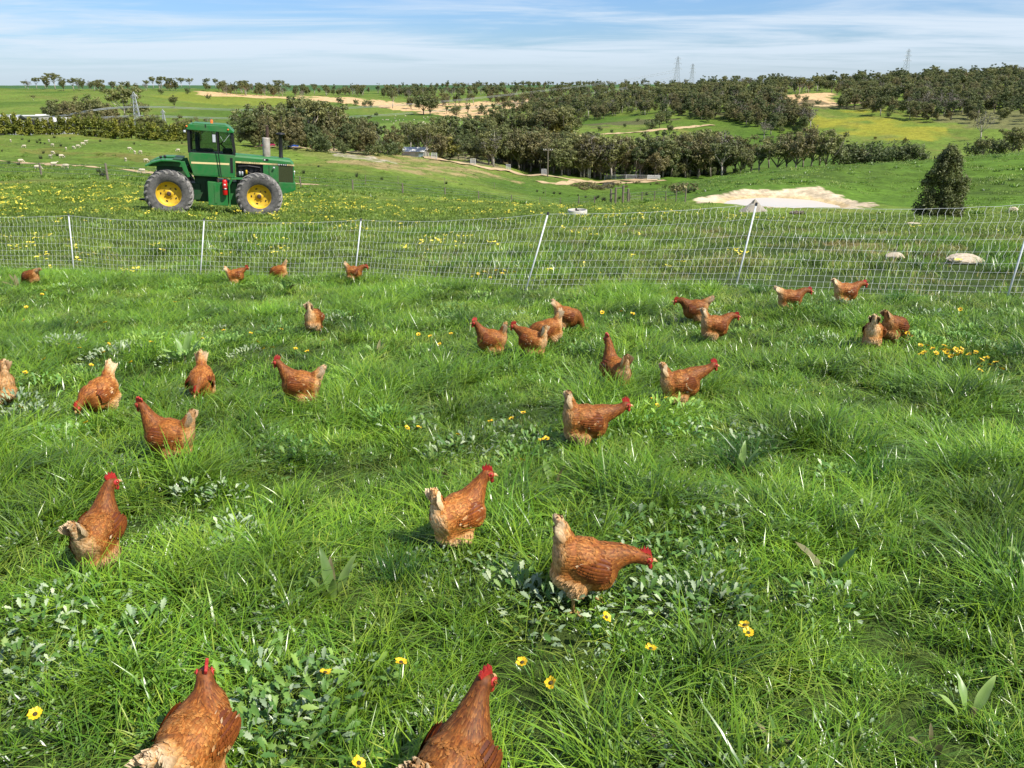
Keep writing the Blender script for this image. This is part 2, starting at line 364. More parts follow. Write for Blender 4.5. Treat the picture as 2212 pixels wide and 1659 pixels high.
# dam sand
ell = dam_ell(gx, gy); gzz = verts[:, 2]; hb = H_base(gx, gy)
dug = (bowl(gx, gy) < hb + 0.10 + 0.8 * (fbm(gx, gy, 1.1, 41) - 0.5)) & (ell < 3.2) 
blend(np.array([0.62, 0.50, 0.33]), dug * 1.0); blend(np.array([0.40, 0.31, 0.20]), dug * np.clip((fbm(gx * 1.0, gy * .35, 0.9, 47) - .5) * 4, 0, .55))
blend(np.array([0.60, 0.44, 0.22]), (dug & (ell < 1.12)) * 0.8)
blend(np.array([0.3, 0.25, 0.15]), (dug & (ell > 1.6)) * np.clip((fbm(gx, gy, 2.5, 43) - .5) * 4, 0, .6))
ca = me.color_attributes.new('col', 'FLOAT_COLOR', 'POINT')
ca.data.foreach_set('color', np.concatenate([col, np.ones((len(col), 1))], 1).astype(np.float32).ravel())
def ground_mat():
    m, nt, bs = new_mat('ground_cover'); N, L = nt.nodes, nt.links
    at_ = N.new('ShaderNodeVertexColor'); at_.layer_name = 'col'
    geo = N.new('ShaderNodeNewGeometry')
    def noise(s, d=6):
        n = N.new('ShaderNodeTexNoise'); n.inputs['Scale'].default_value = s; n.inputs['Detail'].default_value = d; n.inputs['Roughness'].default_value = 0.7
        L.new(geo.outputs['Position'], n.inputs['Vector']); return n
    a, b = noise(1.3, 8), noise(0.28, 7)
    mr = N.new('ShaderNodeMapRange'); mr.inputs[1].default_value = 0.3; mr.inputs[2].default_value = 0.7; mr.inputs[3].default_value = 0.62; mr.inputs[4].default_value = 1.4; L.new(a.outputs['Fac'], mr.inputs[0])
    mr2 = N.new('ShaderNodeMapRange'); mr2.inputs[1].default_value = 0.3; mr2.inputs[2].default_value = 0.7; mr2.inputs[3].default_value = 0.66; mr2.inputs[4].default_value = 1.32; L.new(b.outputs['Fac'], mr2.inputs[0])
    mm = N.new('ShaderNodeMath'); mm.operation = 'MULTIPLY'; L.new(mr.outputs[0], mm.inputs[0]); L.new(mr2.outputs[0], mm.inputs[1])
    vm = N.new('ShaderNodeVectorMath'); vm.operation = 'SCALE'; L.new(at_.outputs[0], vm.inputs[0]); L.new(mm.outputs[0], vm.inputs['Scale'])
    L.new(vm.outputs[0], bs.inputs['Base Color']); bs.inputs['Roughness'].default_value = 0.95; bs.inputs['Specular IOR Level'].default_value = 0.1
    bp = N.new('ShaderNodeBump'); bp.inputs['Strength'].default_value = 0.7; bp.inputs['Distance'].default_value = 0.22
    L.new(a.outputs['Fac'], bp.inputs['Height']); L.new(bp.outputs[0], bs.inputs['Normal'])
    return m
me.materials.append(ground_mat())
ground = link(bpy.data.objects.new('ground', me)); tag(ground, kind='structure')
# ------------------------------------------------------------------ water of the dam, tracks
def dam_water():
    mb = MB(); n = 72; vs = [(DAM_C[0], DAM_C[1], DAM_Z - 0.03)]
    for i in range(n):
        w = 2 * math.pi * i / n
        vs.append((DAM_C[0] + math.cos(w) * DAM_A * 1.12, DAM_C[1] + math.sin(w) * DAM_B * 1.12, DAM_Z - 0.03))
    mb.add(vs, [(0, i + 1, (i + 1) % n + 1) for i in range(n)])
    m, nt, bs = new_mat('muddy_water'); bs.inputs['Base Color'].default_value = (0.60, 0.53, 0.44, 1); bs.inputs['Roughness'].default_value = 0.3; bs.inputs['Specular IOR Level'].default_value = 0.3
    n_ = nt.nodes.new('ShaderNodeTexNoise'); n_.inputs['Scale'].default_value = 3; b = nt.nodes.new('ShaderNodeBump'); b.inputs['Strength'].default_value = 0.05
    nt.links.new(n_.outputs['Fac'], b.inputs['Height']); nt.links.new(b.outputs[0], bs.inputs['Normal'])
    o = mb.build('dam_water', m); tag(o, kind='structure')
dam_water()
M_TRACK = mat('track_sand', (0.56, 0.42, 0.24), 0.95, scale=0.5, col2=(0.42, 0.30, 0.16), bump=0.4, spec=0.1)
def track(name, pix, width, lift=0.06, dmin=20, material=None):
    P_ = [p for p in gnd_many(pix, dmin) if p is not None]
    pts = []
    for i in range(len(P_) - 1):
        L_ = (P_[i+1] - P_[i]).length; n = max(2, int(L_ / (width * 0.8)))
        n = min(n, 60)
        for k in range(n): pts.append(P_[i].lerp(P_[i+1], k / n))
    pts.append(P_[-1])
    vs = []; K = 5
    xs = []; ys = []
    for i, p in enumerate(pts):
        t = pts[min(i+1, len(pts)-1)] - pts[max(i-1, 0)]; t.z = 0; t.normalize(); s = Vector((t.y, -t.x, 0))
        w = width * (0.85 + 0.3 * rnd.random())
        for k in range(K):
            q = p + s * w * (k / (K - 1) - 0.5); xs.append(q.x); ys.append(q.y)
    zs = H(np.array(xs), np.array(ys)) + lift
    vs = list(zip(xs, ys, zs)); fs = []
    for i in range(len(pts) - 1):
        for k in range(K - 1): fs.append((i*K+k, i*K+k+1, (i+1)*K+k+1, (i+1)*K+k))
    o = MB().add(vs, fs).build(name, material or M_TRACK, smooth=True, fix=False); tag(o, kind='structure')
    return o
track('farm_track', [(-60,345),(0,347.5),(100,353),(200,361),(306,371),(420,381),(560,389),(650,398),(700,400)], 2.0)
track('ridge_road', [(560,317),(645,319),(720,322),(797,327),(870,336),(939,346),(1023,358),(1100,368.5),(1177,380),(1240,390),(1317,393),(1420,390)], 5.0, 0.3)
track('yard_road', [(1165,394),(1210,398),(1290,393.5),(1360,395),(1440,390)], 3.4, 0.12)
track('slope_road', [(1250,294),(1330,289),(1400,283),(1470,276),(1540,270)], 5.0, 0.2)
track('upper_road', [(1700,232),(1760,229),(1830,224),(1900,217)], 5.0, 0.2)
# ------------------------------------------------------------------ grass and ground cover
def leaf_mat(name, base, tip, rough=0.30, trans=0.18, vary=0.35, patch=None):
    """blade colour: 'col' attribute (x = along the blade, y = random per blade) and slow variation over the land"""
    m, nt, bs = new_mat(name); N, L = nt.nodes, nt.links
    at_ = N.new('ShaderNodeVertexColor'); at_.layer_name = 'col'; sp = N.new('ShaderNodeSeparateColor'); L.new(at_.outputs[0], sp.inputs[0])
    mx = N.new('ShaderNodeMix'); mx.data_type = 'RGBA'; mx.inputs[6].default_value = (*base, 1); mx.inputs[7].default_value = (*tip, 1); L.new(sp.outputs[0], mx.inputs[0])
    oi = N.new('ShaderNodeObjectInfo'); geo = N.new('ShaderNodeNewGeometry')
    ns = N.new('ShaderNodeTexNoise'); ns.inputs['Scale'].default_value = 1.1; ns.inputs['Detail'].default_value = 6; L.new(geo.outputs['Position'], ns.inputs['Vector'])
    a = N.new('ShaderNodeMath'); a.operation = 'ADD'; L.new(oi.outputs['Random'], a.inputs[0]); L.new(sp.outputs[1], a.inputs[1])
    b = N.new('ShaderNodeMath'); b.operation = 'MULTIPLY_ADD'; L.new(a.outputs[0], b.inputs[0]); b.inputs[1].default_value = vary; b.inputs[2].default_value = 1 - vary
    c = N.new('ShaderNodeMapRange'); c.inputs[1].default_value = 0.3; c.inputs[2].default_value = 0.7; c.inputs[3].default_value = 0.55; c.inputs[4].default_value = 1.40; L.new(ns.outputs['Fac'], c.inputs[0])
    d = N.new('ShaderNodeMath'); d.operation = 'MULTIPLY'; L.new(b.outputs[0], d.inputs[0]); L.new(c.outputs[0], d.inputs[1])
    # yellower where the noise is high
    hs = N.new('ShaderNodeHueSaturation'); h = N.new('ShaderNodeMapRange'); h.inputs[1].default_value = 0; h.inputs[2].default_value = 2; h.inputs[3].default_value = 0.53; h.inputs[4].default_value = 0.475; L.new(a.outputs[0], h.inputs[0])
    L.new(h.outputs[0], hs.inputs['Hue']); L.new(mx.outputs[2], hs.inputs['Color']); L.new(d.outputs[0], hs.inputs['Value'])
    L.new(hs.outputs[0], bs.inputs['Base Color']); bs.inputs['Roughness'].default_value = rough; bs.inputs['Specular IOR Level'].default_value = 0.5
    tr = N.new('ShaderNodeBsdfTranslucent'); L.new(hs.outputs[0], tr.inputs[0])
    ms = N.new('ShaderNodeMixShader'); ms.inputs[0].default_value = trans; L.new(bs.outputs[0], ms.inputs[1]); L.new(tr.outputs[0], ms.inputs[2])
    L.new(ms.outputs[0], N['Material Output'].inputs[0])
    return m
M_GRASS = leaf_mat('lush_grass', (0.014, 0.046, 0.003), (0.235, 0.415, 0.028))  # dark bases and bright tips paint shade and sun into the blades
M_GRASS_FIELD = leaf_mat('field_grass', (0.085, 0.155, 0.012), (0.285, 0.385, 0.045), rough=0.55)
M_CAPE = leaf_mat('capeweed_leaf', (0.06, 0.16, 0.018), (0.25, 0.41, 0.075), rough=0.55, trans=0.2)
M_CAPE_SILVER = leaf_mat('capeweed_leaf_silver', (0.15, 0.24, 0.09), (0.48, 0.56, 0.34), rough=0.6, trans=0.15)
M_DOCK = leaf_mat('dock_leaf', (0.12, 0.24, 0.04), (0.27, 0.38, 0.11), rough=0.4, trans=0.25)
M_DRY = leaf_mat('dry_leaf', (0.15, 0.13, 0.05), (0.30, 0.26, 0.12), rough=0.7, trans=0.2)
def blade(mb, x, y, h, w, lean, az_, curve, r1, seg=3, tw=0.0):
    ca_, sa = math.cos(az_), math.sin(az_); side = (-sa, ca_)
    ct, st = math.cos(tw), math.sin(tw); side = (side[0] * ct - side[1] * st, side[0] * st + side[1] * ct)
    vs = []; cs = []
    for i in range(seg + 1):
        t = i / seg; out = lean * t + curve * t * t; z = h * (t - 0.28 * abs(curve) / max(h, 1e-3) * t * t)
        ww = w * (1 - t) ** 0.6 if i < seg else 0
        cx, cyy = x + ca_ * out, y + sa * out
        if i < seg:
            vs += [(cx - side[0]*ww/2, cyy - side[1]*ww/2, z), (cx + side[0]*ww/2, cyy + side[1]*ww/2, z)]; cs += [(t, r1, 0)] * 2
        else:
            vs.append((cx, cyy, z)); cs.append((1, r1, 0))
    fs = [(2*i, 2*i+1, 2*i+3, 2*i+2) for i in range(seg - 1)] + [(2*seg-2, 2*seg-1, 2*seg)]
    mb.add(vs, fs, cs)
def tuft(name, nb, rad, h, w, material, curve=0.5, seg=3, wind=(0.25, 0.1), hv=0.4):
    mb = MB()
    for _ in range(nb):
        a = rnd.uniform(0, 6.283); r = rad * math.sqrt(rnd.random()); hh = h * rnd.uniform(1 - hv, 1 + hv * 0.6)
        b = rnd.uniform(0, 6.283); ln = hh * rnd.uniform(0.05, 0.5); cv = hh * rnd.uniform(0, curve * 1.6)
        vx = math.cos(b) * ln + wind[0] * hh; vy = math.sin(b) * ln + wind[1] * hh
        blade(mb, r * math.cos(a), r * math.sin(a), hh, w * rnd.uniform(0.7, 1.3), math.hypot(vx, vy), math.atan2(vy, vx), cv, rnd.random(), seg, rnd.uniform(-0.9, 0.9))
    o = bpy.data.objects.new(name, mb.mesh(name, material, True)); return o
def lobed_leaf(mb, M, L_, W, r1, lobes=4, cup=0.25, col0=0.0):
    """pinnate lobed leaf along +x"""
    n = lobes * 2 + 1; W = W * 1.15; ctr = []; lft = []; rgt = []
    for i in range(n + 1):
        t = i / n; env = W * math.sin(math.pi * (0.12 + 0.80 * t)) ** 0.7 * (0.45 + 0.75 * t)
        ww = env * (1.0 if i % 2 else 0.58)
        if i == n: ww = env * 0.35
        z = L_ * (0.25 * t - cup * t * t); x = L_ * t
        ctr.append((x, 0, z)); lft.append((x + (0.07 * L_ if i % 2 else 0), ww, z + ww * 0.25)); rgt.append((x + (0.07 * L_ if i % 2 else 0), -ww, z + ww * 0.25))
    vs = ctr + lft + rgt; k = n + 1; fs = []
    for i in range(n):
        fs += [(i, i+1, k+i+1, k+i), (i, 2*k+i, 2*k+i+1, i+1)]
    mb.add(vs, fs, [(min(1, col0 + 0.3 + 0.5 * r1), r1, 0)] * len(vs), M)
def broad_leaf(mb, M, L_, W, r1, n=7, cup=0.35, wave=0.05):
    vs = []; cs = []; ph = rnd.uniform(0, 6)
    for i in range(n + 1):
        t = i / n; ww = W * math.sin(math.pi * min(1, (0.06 + 0.94 * t))) ** 0.75 * (1.15 - 0.45 * t) if i < n else 0.0
        x = L_ * (t - 0.12 * t * t); z = L_ * (0.1 * t - cup * t * t * 0.6)
        wv = math.sin(t * 11 + ph) * wave * L_ * 0.4
        vs += [(x, ww, z + ww * 0.35 + wv), (x, 0, z), (x, -ww, z + ww * 0.35 - wv)]; cs += [(0.7, r1, 0), (0.35, r1, 0), (0.7, r1, 0)]
    fs = []
    for i in range(n):
        a = 3 * i; fs += [(a, a+1, a+4, a+3), (a+1, a+2, a+5, a+4)]
    mb.add(vs, fs, cs, M)
def rosette(name, nl, rad, leaf_len, material, silver=0.0, tilt=(15, 70)):
    mb = MB()
    for i in range(nl):
        a = rnd.uniform(0, 6.283); r = rad * math.sqrt(rnd.random()); el = R(rnd.uniform(*tilt))
        M = Matrix.Translation((r * math.cos(a), r * math.sin(a), rnd.uniform(0.0, 0.05) + rad * 0.25 * (1 - r / rad))) @ Matrix.Rotation(a + rnd.uniform(-0.9, 0.9), 4, 'Z') @ Matrix.Rotation(-el, 4, 'Y') @ Matrix.Rotation(rnd.uniform(-0.6, 0.6), 4, 'X')
        lobed_leaf(mb, M, leaf_len * rnd.uniform(0.6, 1.2), leaf_len * 0.24, rnd.random(), rnd.choice((3, 4)))
    return bpy.data.objects.new(name, mb.mesh(name, material, True))
def clover_patch(name, n, rad, s):
    mb = MB()
    for i in range(n):
        a = rnd.uniform(0, 6.283); r = rad * math.sqrt(rnd.random()); z = rnd.uniform(0.02, 0.09)
        M = Matrix.Translation((r * math.cos(a), r * math.sin(a), z)) @ Euler((rnd.uniform(-.6, .6), rnd.uniform(-.6, .6), rnd.uniform(0, 6.28))).to_matrix().to_4x4()
        r1 = rnd.random()
        for k in range(3):
            w = k * 2.094; c, d = math.cos(w), math.sin(w)
            mb.add([(0,0,0),(s*(c*.6-d*.45), s*(d*.6+c*.45), .002),(s*c, s*d, 0),(s*(c*.6+d*.45), s*(d*.6-c*.45), .002)], [(0,1,2,3)], [(.6, r1, 0)] * 4, M)
    return bpy.data.objects.new(name, mb.mesh(name, M_CAPE, True))

def scatter_object(name, sources, xy, scl, idx, label, cat, tilt=0.15, zoff=0.0, lean_slope=True):
    """one object; every point carries an instance of one of the sources"""
    xy = np.asarray(xy); n = len(xy)
    z = H(xy[:, 0], xy[:, 1]) + zoff
    me = bpy.data.meshes.new(name); me.vertices.add(n)
    me.vertices.foreach_set('co', np.column_stack([xy, z]).astype(np.float32).ravel())
    rot = np.column_stack([rng.normal(0, tilt, n), rng.normal(0, tilt, n), np.where(rng.random(n) < .5, rng.uniform(-0.9, 0.9, n), rng.uniform(0, 6.283, n)) if tilt < 0.14 else rng.uniform(0, 6.283, n)])
    a = me.attributes.new('rot', 'FLOAT_VECTOR', 'POINT'); a.data.foreach_set('vector', rot.astype(np.float32).ravel())
    a = me.attributes.new('scl', 'FLOAT', 'POINT'); a.data.foreach_set('value', np.asarray(scl, dtype=np.float32))
    a = me.attributes.new('idx', 'INT', 'POINT'); a.data.foreach_set('value', np.asarray(idx, dtype=np.int32))
    o = link(bpy.data.objects.new(name, me)); tag(o, label, cat, kind='stuff')
    coll = bpy.data.collections.new(name + '_sources')
    for i, s in enumerate(sources): s.name = '%s_source_%03d' % (name, i); coll.objects.link(s)
    ng = bpy.data.node_groups.new(name + '_scatter', 'GeometryNodeTree')
    ng.interface.new_socket('Geometry', in_out='INPUT', socket_type='NodeSocketGeometry'); ng.interface.new_socket('Geometry', in_out='OUTPUT', socket_type='NodeSocketGeometry')
    N, L = ng.nodes, ng.links
    gi, go = N.new('NodeGroupInput'), N.new('NodeGroupOutput'); ip = N.new('GeometryNodeInstanceOnPoints'); ci = N.new('GeometryNodeCollectionInfo')
    ci.inputs['Collection'].default_value = coll; ci.inputs['Separate Children'].default_value = True; ci.inputs['Reset Children'].default_value = True
    L.new(gi.outputs[0], ip.inputs['Points']); L.new(ci.outputs[0], ip.inputs['Instance']); ip.inputs['Pick Instance'].default_value = True
    def attr(nm, ty):
        q = N.new('GeometryNodeInputNamedAttribute'); q.data_type = ty; q.inputs['Name'].default_value = nm; return q.outputs[0]
    L.new(attr('idx', 'INT'), ip.inputs['Instance Index']); L.new(attr('scl', 'FLOAT'), ip.inputs['Scale'])
    e = N.new('FunctionNodeEulerToRotation'); L.new(attr('rot', 'FLOAT_VECTOR'), e.inputs[0]); L.new(e.outputs[0], ip.inputs['Rotation'])
    L.new(ip.outputs[0], go.inputs[0])
    md = o.modifiers.new('scatter', 'NODES'); md.node_group = ng
    return o
def wedge(r0, r1, density, half=0.66):
    """even random points in the viewed sector between two distances"""
    area = half * (r1 ** 2 - r0 ** 2); n = int(area * density)
    r = np.sqrt(rng.uniform(r0 ** 2, r1 ** 2, n)); a = rng.uniform(-half, half, n)
    return np.column_stack([r * np.sin(a), r * np.cos(a)])

NET_LINE = [(-420,583),(-130,586),(160,592),(432,603),(765,606),(1135,630),(1587,630),(2173,652),(2700,668)]
_netp = [(p.x, p.y) for p in gnd_many(NET_LINE)]
def beyond_net(xy):
    xs = np.array([p[0] for p in _netp]); ys = np.array([p[1] for p in _netp])
    return xy[:, 1] > np.interp(xy[:, 0], xs, ys)

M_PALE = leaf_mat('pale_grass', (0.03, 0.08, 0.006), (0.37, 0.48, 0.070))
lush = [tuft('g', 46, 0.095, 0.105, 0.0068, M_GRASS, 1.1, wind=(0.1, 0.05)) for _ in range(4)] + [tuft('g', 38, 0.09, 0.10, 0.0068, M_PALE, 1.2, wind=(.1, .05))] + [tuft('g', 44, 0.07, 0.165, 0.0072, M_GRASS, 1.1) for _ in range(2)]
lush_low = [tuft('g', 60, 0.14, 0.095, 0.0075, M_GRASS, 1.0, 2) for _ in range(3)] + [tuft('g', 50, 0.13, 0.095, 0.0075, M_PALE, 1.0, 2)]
cl = [clover_patch('c', 30, 0.12, 0.009), rosette('r', 34, 0.11, 0.026, M_CAPE, tilt=(5, 60)), rosette('r', 34, 0.11, 0.026, M_CAPE_SILVER, tilt=(5, 60))]
xy = wedge(1.0, 6.5, 150, 0.72); hgt = fbm(xy[:, 0], xy[:, 1], 0.6, 3)
idx = rng.integers(0, 5, len(xy)); big = (hgt > 0.56) & (rng.random(len(xy)) < 0.5); idx[big] = rng.integers(5, 7, big.sum())
wd_ = fbm(xy[:, 0], xy[:, 1], 0.55, 77); cv = rng.random(len(xy)) < np.where(wd_ > .57, .42, .05); idx[cv] = rng.choice([7, 8, 8, 8, 8, 9], cv.sum())
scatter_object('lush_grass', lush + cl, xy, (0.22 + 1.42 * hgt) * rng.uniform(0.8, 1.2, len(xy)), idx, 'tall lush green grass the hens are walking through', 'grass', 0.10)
xy = wedge(6.5, 19, 56, 0.70); xy = xy[~beyond_net(xy) | (rng.random(len(xy)) < 0.0)]; hgt = fbm(xy[:, 0], xy[:, 1], 1.1, 3)
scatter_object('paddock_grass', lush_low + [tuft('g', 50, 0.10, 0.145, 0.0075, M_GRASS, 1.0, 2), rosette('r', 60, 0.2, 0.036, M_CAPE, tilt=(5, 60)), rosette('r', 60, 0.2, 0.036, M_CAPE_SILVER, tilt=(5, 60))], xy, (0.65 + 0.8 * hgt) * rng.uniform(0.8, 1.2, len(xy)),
    np.where(rng.random(len(xy)) < np.where(fbm(xy[:, 0], xy[:, 1], .8, 78) > .59, .12, .012), rng.choice([5, 5, 5, 5, 5, 5, 6], len(xy)), np.where(hgt > 0.6, 4, rng.integers(0, 4, len(xy)))), 'green paddock grass between the hens and the netting fence', 'grass', 0.10)
fld = [tuft('f', 70, 0.28, 0.085, 0.010, M_GRASS_FIELD, 0.5, 2) for _ in range(4)]
xy = wedge(8.5, 26, 17, 0.70); xy = xy[beyond_net(xy)]; xy = xy[(xy[:, 0] < 2.5) | (fbm(xy[:, 0], xy[:, 1], 2.2, 31) < .43) | (rng.random(len(xy)) < .22)]; n1_ = fbm(xy[:, 0], xy[:, 1], 2.5, 6)
M_STRAW = leaf_mat('straw_grass', (0.16, 0.15, 0.03), (0.40, 0.36, 0.12), rough=.6)
ix_ = np.where((n1_ > 0.6) & (rng.random(len(xy)) < 0.4), 4, rng.integers(0, 4, len(xy))); dry_ = rng.random(len(xy)) < np.where(fbm(xy[:, 0], xy[:, 1], 1.8, 33) > .52, .55, .08) * np.clip((xy[:, 0] + 3) / 7, .12, 1); ix_[dry_] = 5
scatter_object('field_grass', fld + [tuft('f', 60, 0.16, 0.16, 0.010, M_GRASS, 0.7, 2), tuft('f', 60, 0.26, 0.07, 0.009, M_STRAW, .6, 2)], xy, (0.5 + 0.9 * n1_) * rng.uniform(0.8, 1.3, len(xy)), ix_,
    'shorter grass of the tractor field just beyond the netting fence', 'grass', 0.10)
fld2 = [tuft('f', 70, 0.55, 0.08, 0.022, M_GRASS_FIELD, 0.5, 2) for _ in range(4)]
xy = wedge(26, 62, 3.4, 0.70); n1_ = fbm(xy[:, 0], xy[:, 1], 4, 6)
scatter_object('far_field_grass', fld2, xy, (0.6 + 0.8 * n1_) * rng.uniform(0.8, 1.3, len(xy)), rng.integers(0, 4, len(xy)), 'short grass around and beyond the green tractor', 'grass', 0.10)

past = [tuft('f', 60, 0.9, 0.16, 0.05, M_GRASS_FIELD, 0.5, 2) for _ in range(3)] + [tuft('f', 40, 0.4, 0.26, 0.05, M_GRASS, 0.5, 2)]
xy = np.vstack([wedge(60, 170, .22, .70), wedge(170, 300, .05, .70)]); xy = xy[dam_ell(xy[:, 0], xy[:, 1]) > 2.3]; n1_ = fbm(xy[:, 0], xy[:, 1], 9, 16)
scatter_object('pasture_tufts', past, xy, (0.5 + 1.0 * n1_) * rng.uniform(0.7, 1.3, len(xy)), np.where(rng.random(len(xy)) < .15, 3, rng.integers(0, 3, len(xy))), 'rough pasture tufts over the middle slopes', 'grass', 0.10)
# ------------------------------------------------------------------ hens
def feather_mat():
    m, nt, bs = new_mat('hen_plumage'); N, L = nt.nodes, nt.links
    at_ = N.new('ShaderNodeVertexColor'); at_.layer_name = 'col'; tc = N.new('ShaderNodeTexCoord')
    n = N.new('ShaderNodeTexNoise'); n.inputs['Scale'].default_value = 90; n.inputs['Detail'].default_value = 3; L.new(tc.outputs['Object'], n.inputs['Vector'])
    mr = N.new('ShaderNodeMapRange'); mr.inputs[1].default_value = 0.3; mr.inputs[2].default_value = 0.7; mr.inputs[3].default_value = 0.75; mr.inputs[4].default_value = 1.25; L.new(n.outputs['Fac'], mr.inputs[0])
    vm = N.new('ShaderNodeVectorMath'); vm.operation = 'SCALE'; L.new(at_.outputs[0], vm.inputs[0]); L.new(mr.outputs[0], vm.inputs['Scale'])
    L.new(vm.outputs[0], bs.inputs['Base Color']); bs.inputs['Roughness'].default_value = 0.62; bs.inputs['Specular IOR Level'].default_value = 0.3
    bs.inputs['Sheen Weight'].default_value = 0.0
    return m
M_HEN = feather_mat()
M_COMB = mat('comb_red', (0.55, 0.035, 0.03), 0.5, noise=0.35, scale=80, bump=0.3)
M_BEAK = mat('beak_horn', (0.55, 0.33, 0.13), 0.4); M_SHANK = mat('shank_yellow', (0.62, 0.36, 0.14), 0.55, noise=0.3, scale=120)
M_EYE = mat('hen_eye', (0.25, 0.08, 0.01), 0.15); 
def lerp3(a, b, t): return tuple(a[i] + (b[i] - a[i]) * t for i in range(3))
C_DARK, C_RED, C_MID, C_BUFF, C_CREAM = (0.105, 0.022, 0.007), (0.205, 0.050, 0.008), (0.40, 0.128, 0.018), (0.64, 0.31, 0.085), (0.90, 0.70, 0.45)
def feather(mb, p, d, n, L_, W, c0, c1, lift=0.25, curl=0.0):
    s = d.cross(n).normalized(); b = p - d * (L_ * 0.25)
    vs = []; cs = []
    prof = ((0.0, 0.55, 0.0), (0.45, 1.0, 0.5), (0.82, 0.78, 0.95), (1.0, 0.0, 1.1))
    for t, w, l in prof:
        q = b + d * (L_ * t) + n * (L_ * lift * t * (0.55 + 0.45 * t) * 0.5 + 0.001 + curl * L_ * t * t)
        c = lerp3(c0, c1, t)
        if w > 0:
            e = n * (-W * w * 0.16)
            vs += [q + s * (W * w * 0.5) + e, q, q - s * (W * w * 0.5) + e]; cs += [lerp3(c, c1, .10), lerp3(c, c0, .18), lerp3(c, c1, .10)]
        else: vs.append(q); cs.append(c)
    fs = [(0,1,4,3),(1,2,5,4),(3,4,7,6),(4,5,8,7),(6,7,9),(7,8,9)]
    mb.add(vs, fs, cs)
def remesh_blob(name, balls, voxel):
    bm = bmesh.new()
    for c, r3, M in balls:
        mm = Matrix.Translation(c) @ M @ Matrix.Diagonal((*r3, 1))
        bmesh.ops.create_icosphere(bm, subdivisions=2, radius=1.0, matrix=mm)
    tmp = bpy.data.meshes.new('tmp'); bm.to_mesh(tmp); bm.free()
    o = bpy.data.objects.new('tmp', tmp); COL.objects.link(o)
    r = o.modifiers.new('r', 'REMESH'); r.mode = 'VOXEL'; r.voxel_size = voxel
    s = o.modifiers.new('s', 'SMOOTH'); s.iterations = 7; s.factor = 0.55
    dg = bpy.context.evaluated_depsgraph_get(); dg.update()
    me = bpy.data.meshes.new_from_object(o.evaluated_get(dg)); me.name = name
    bpy.data.objects.remove(o); bpy.data.meshes.remove(tmp)
    return me
I4 = Matrix.Identity(4)
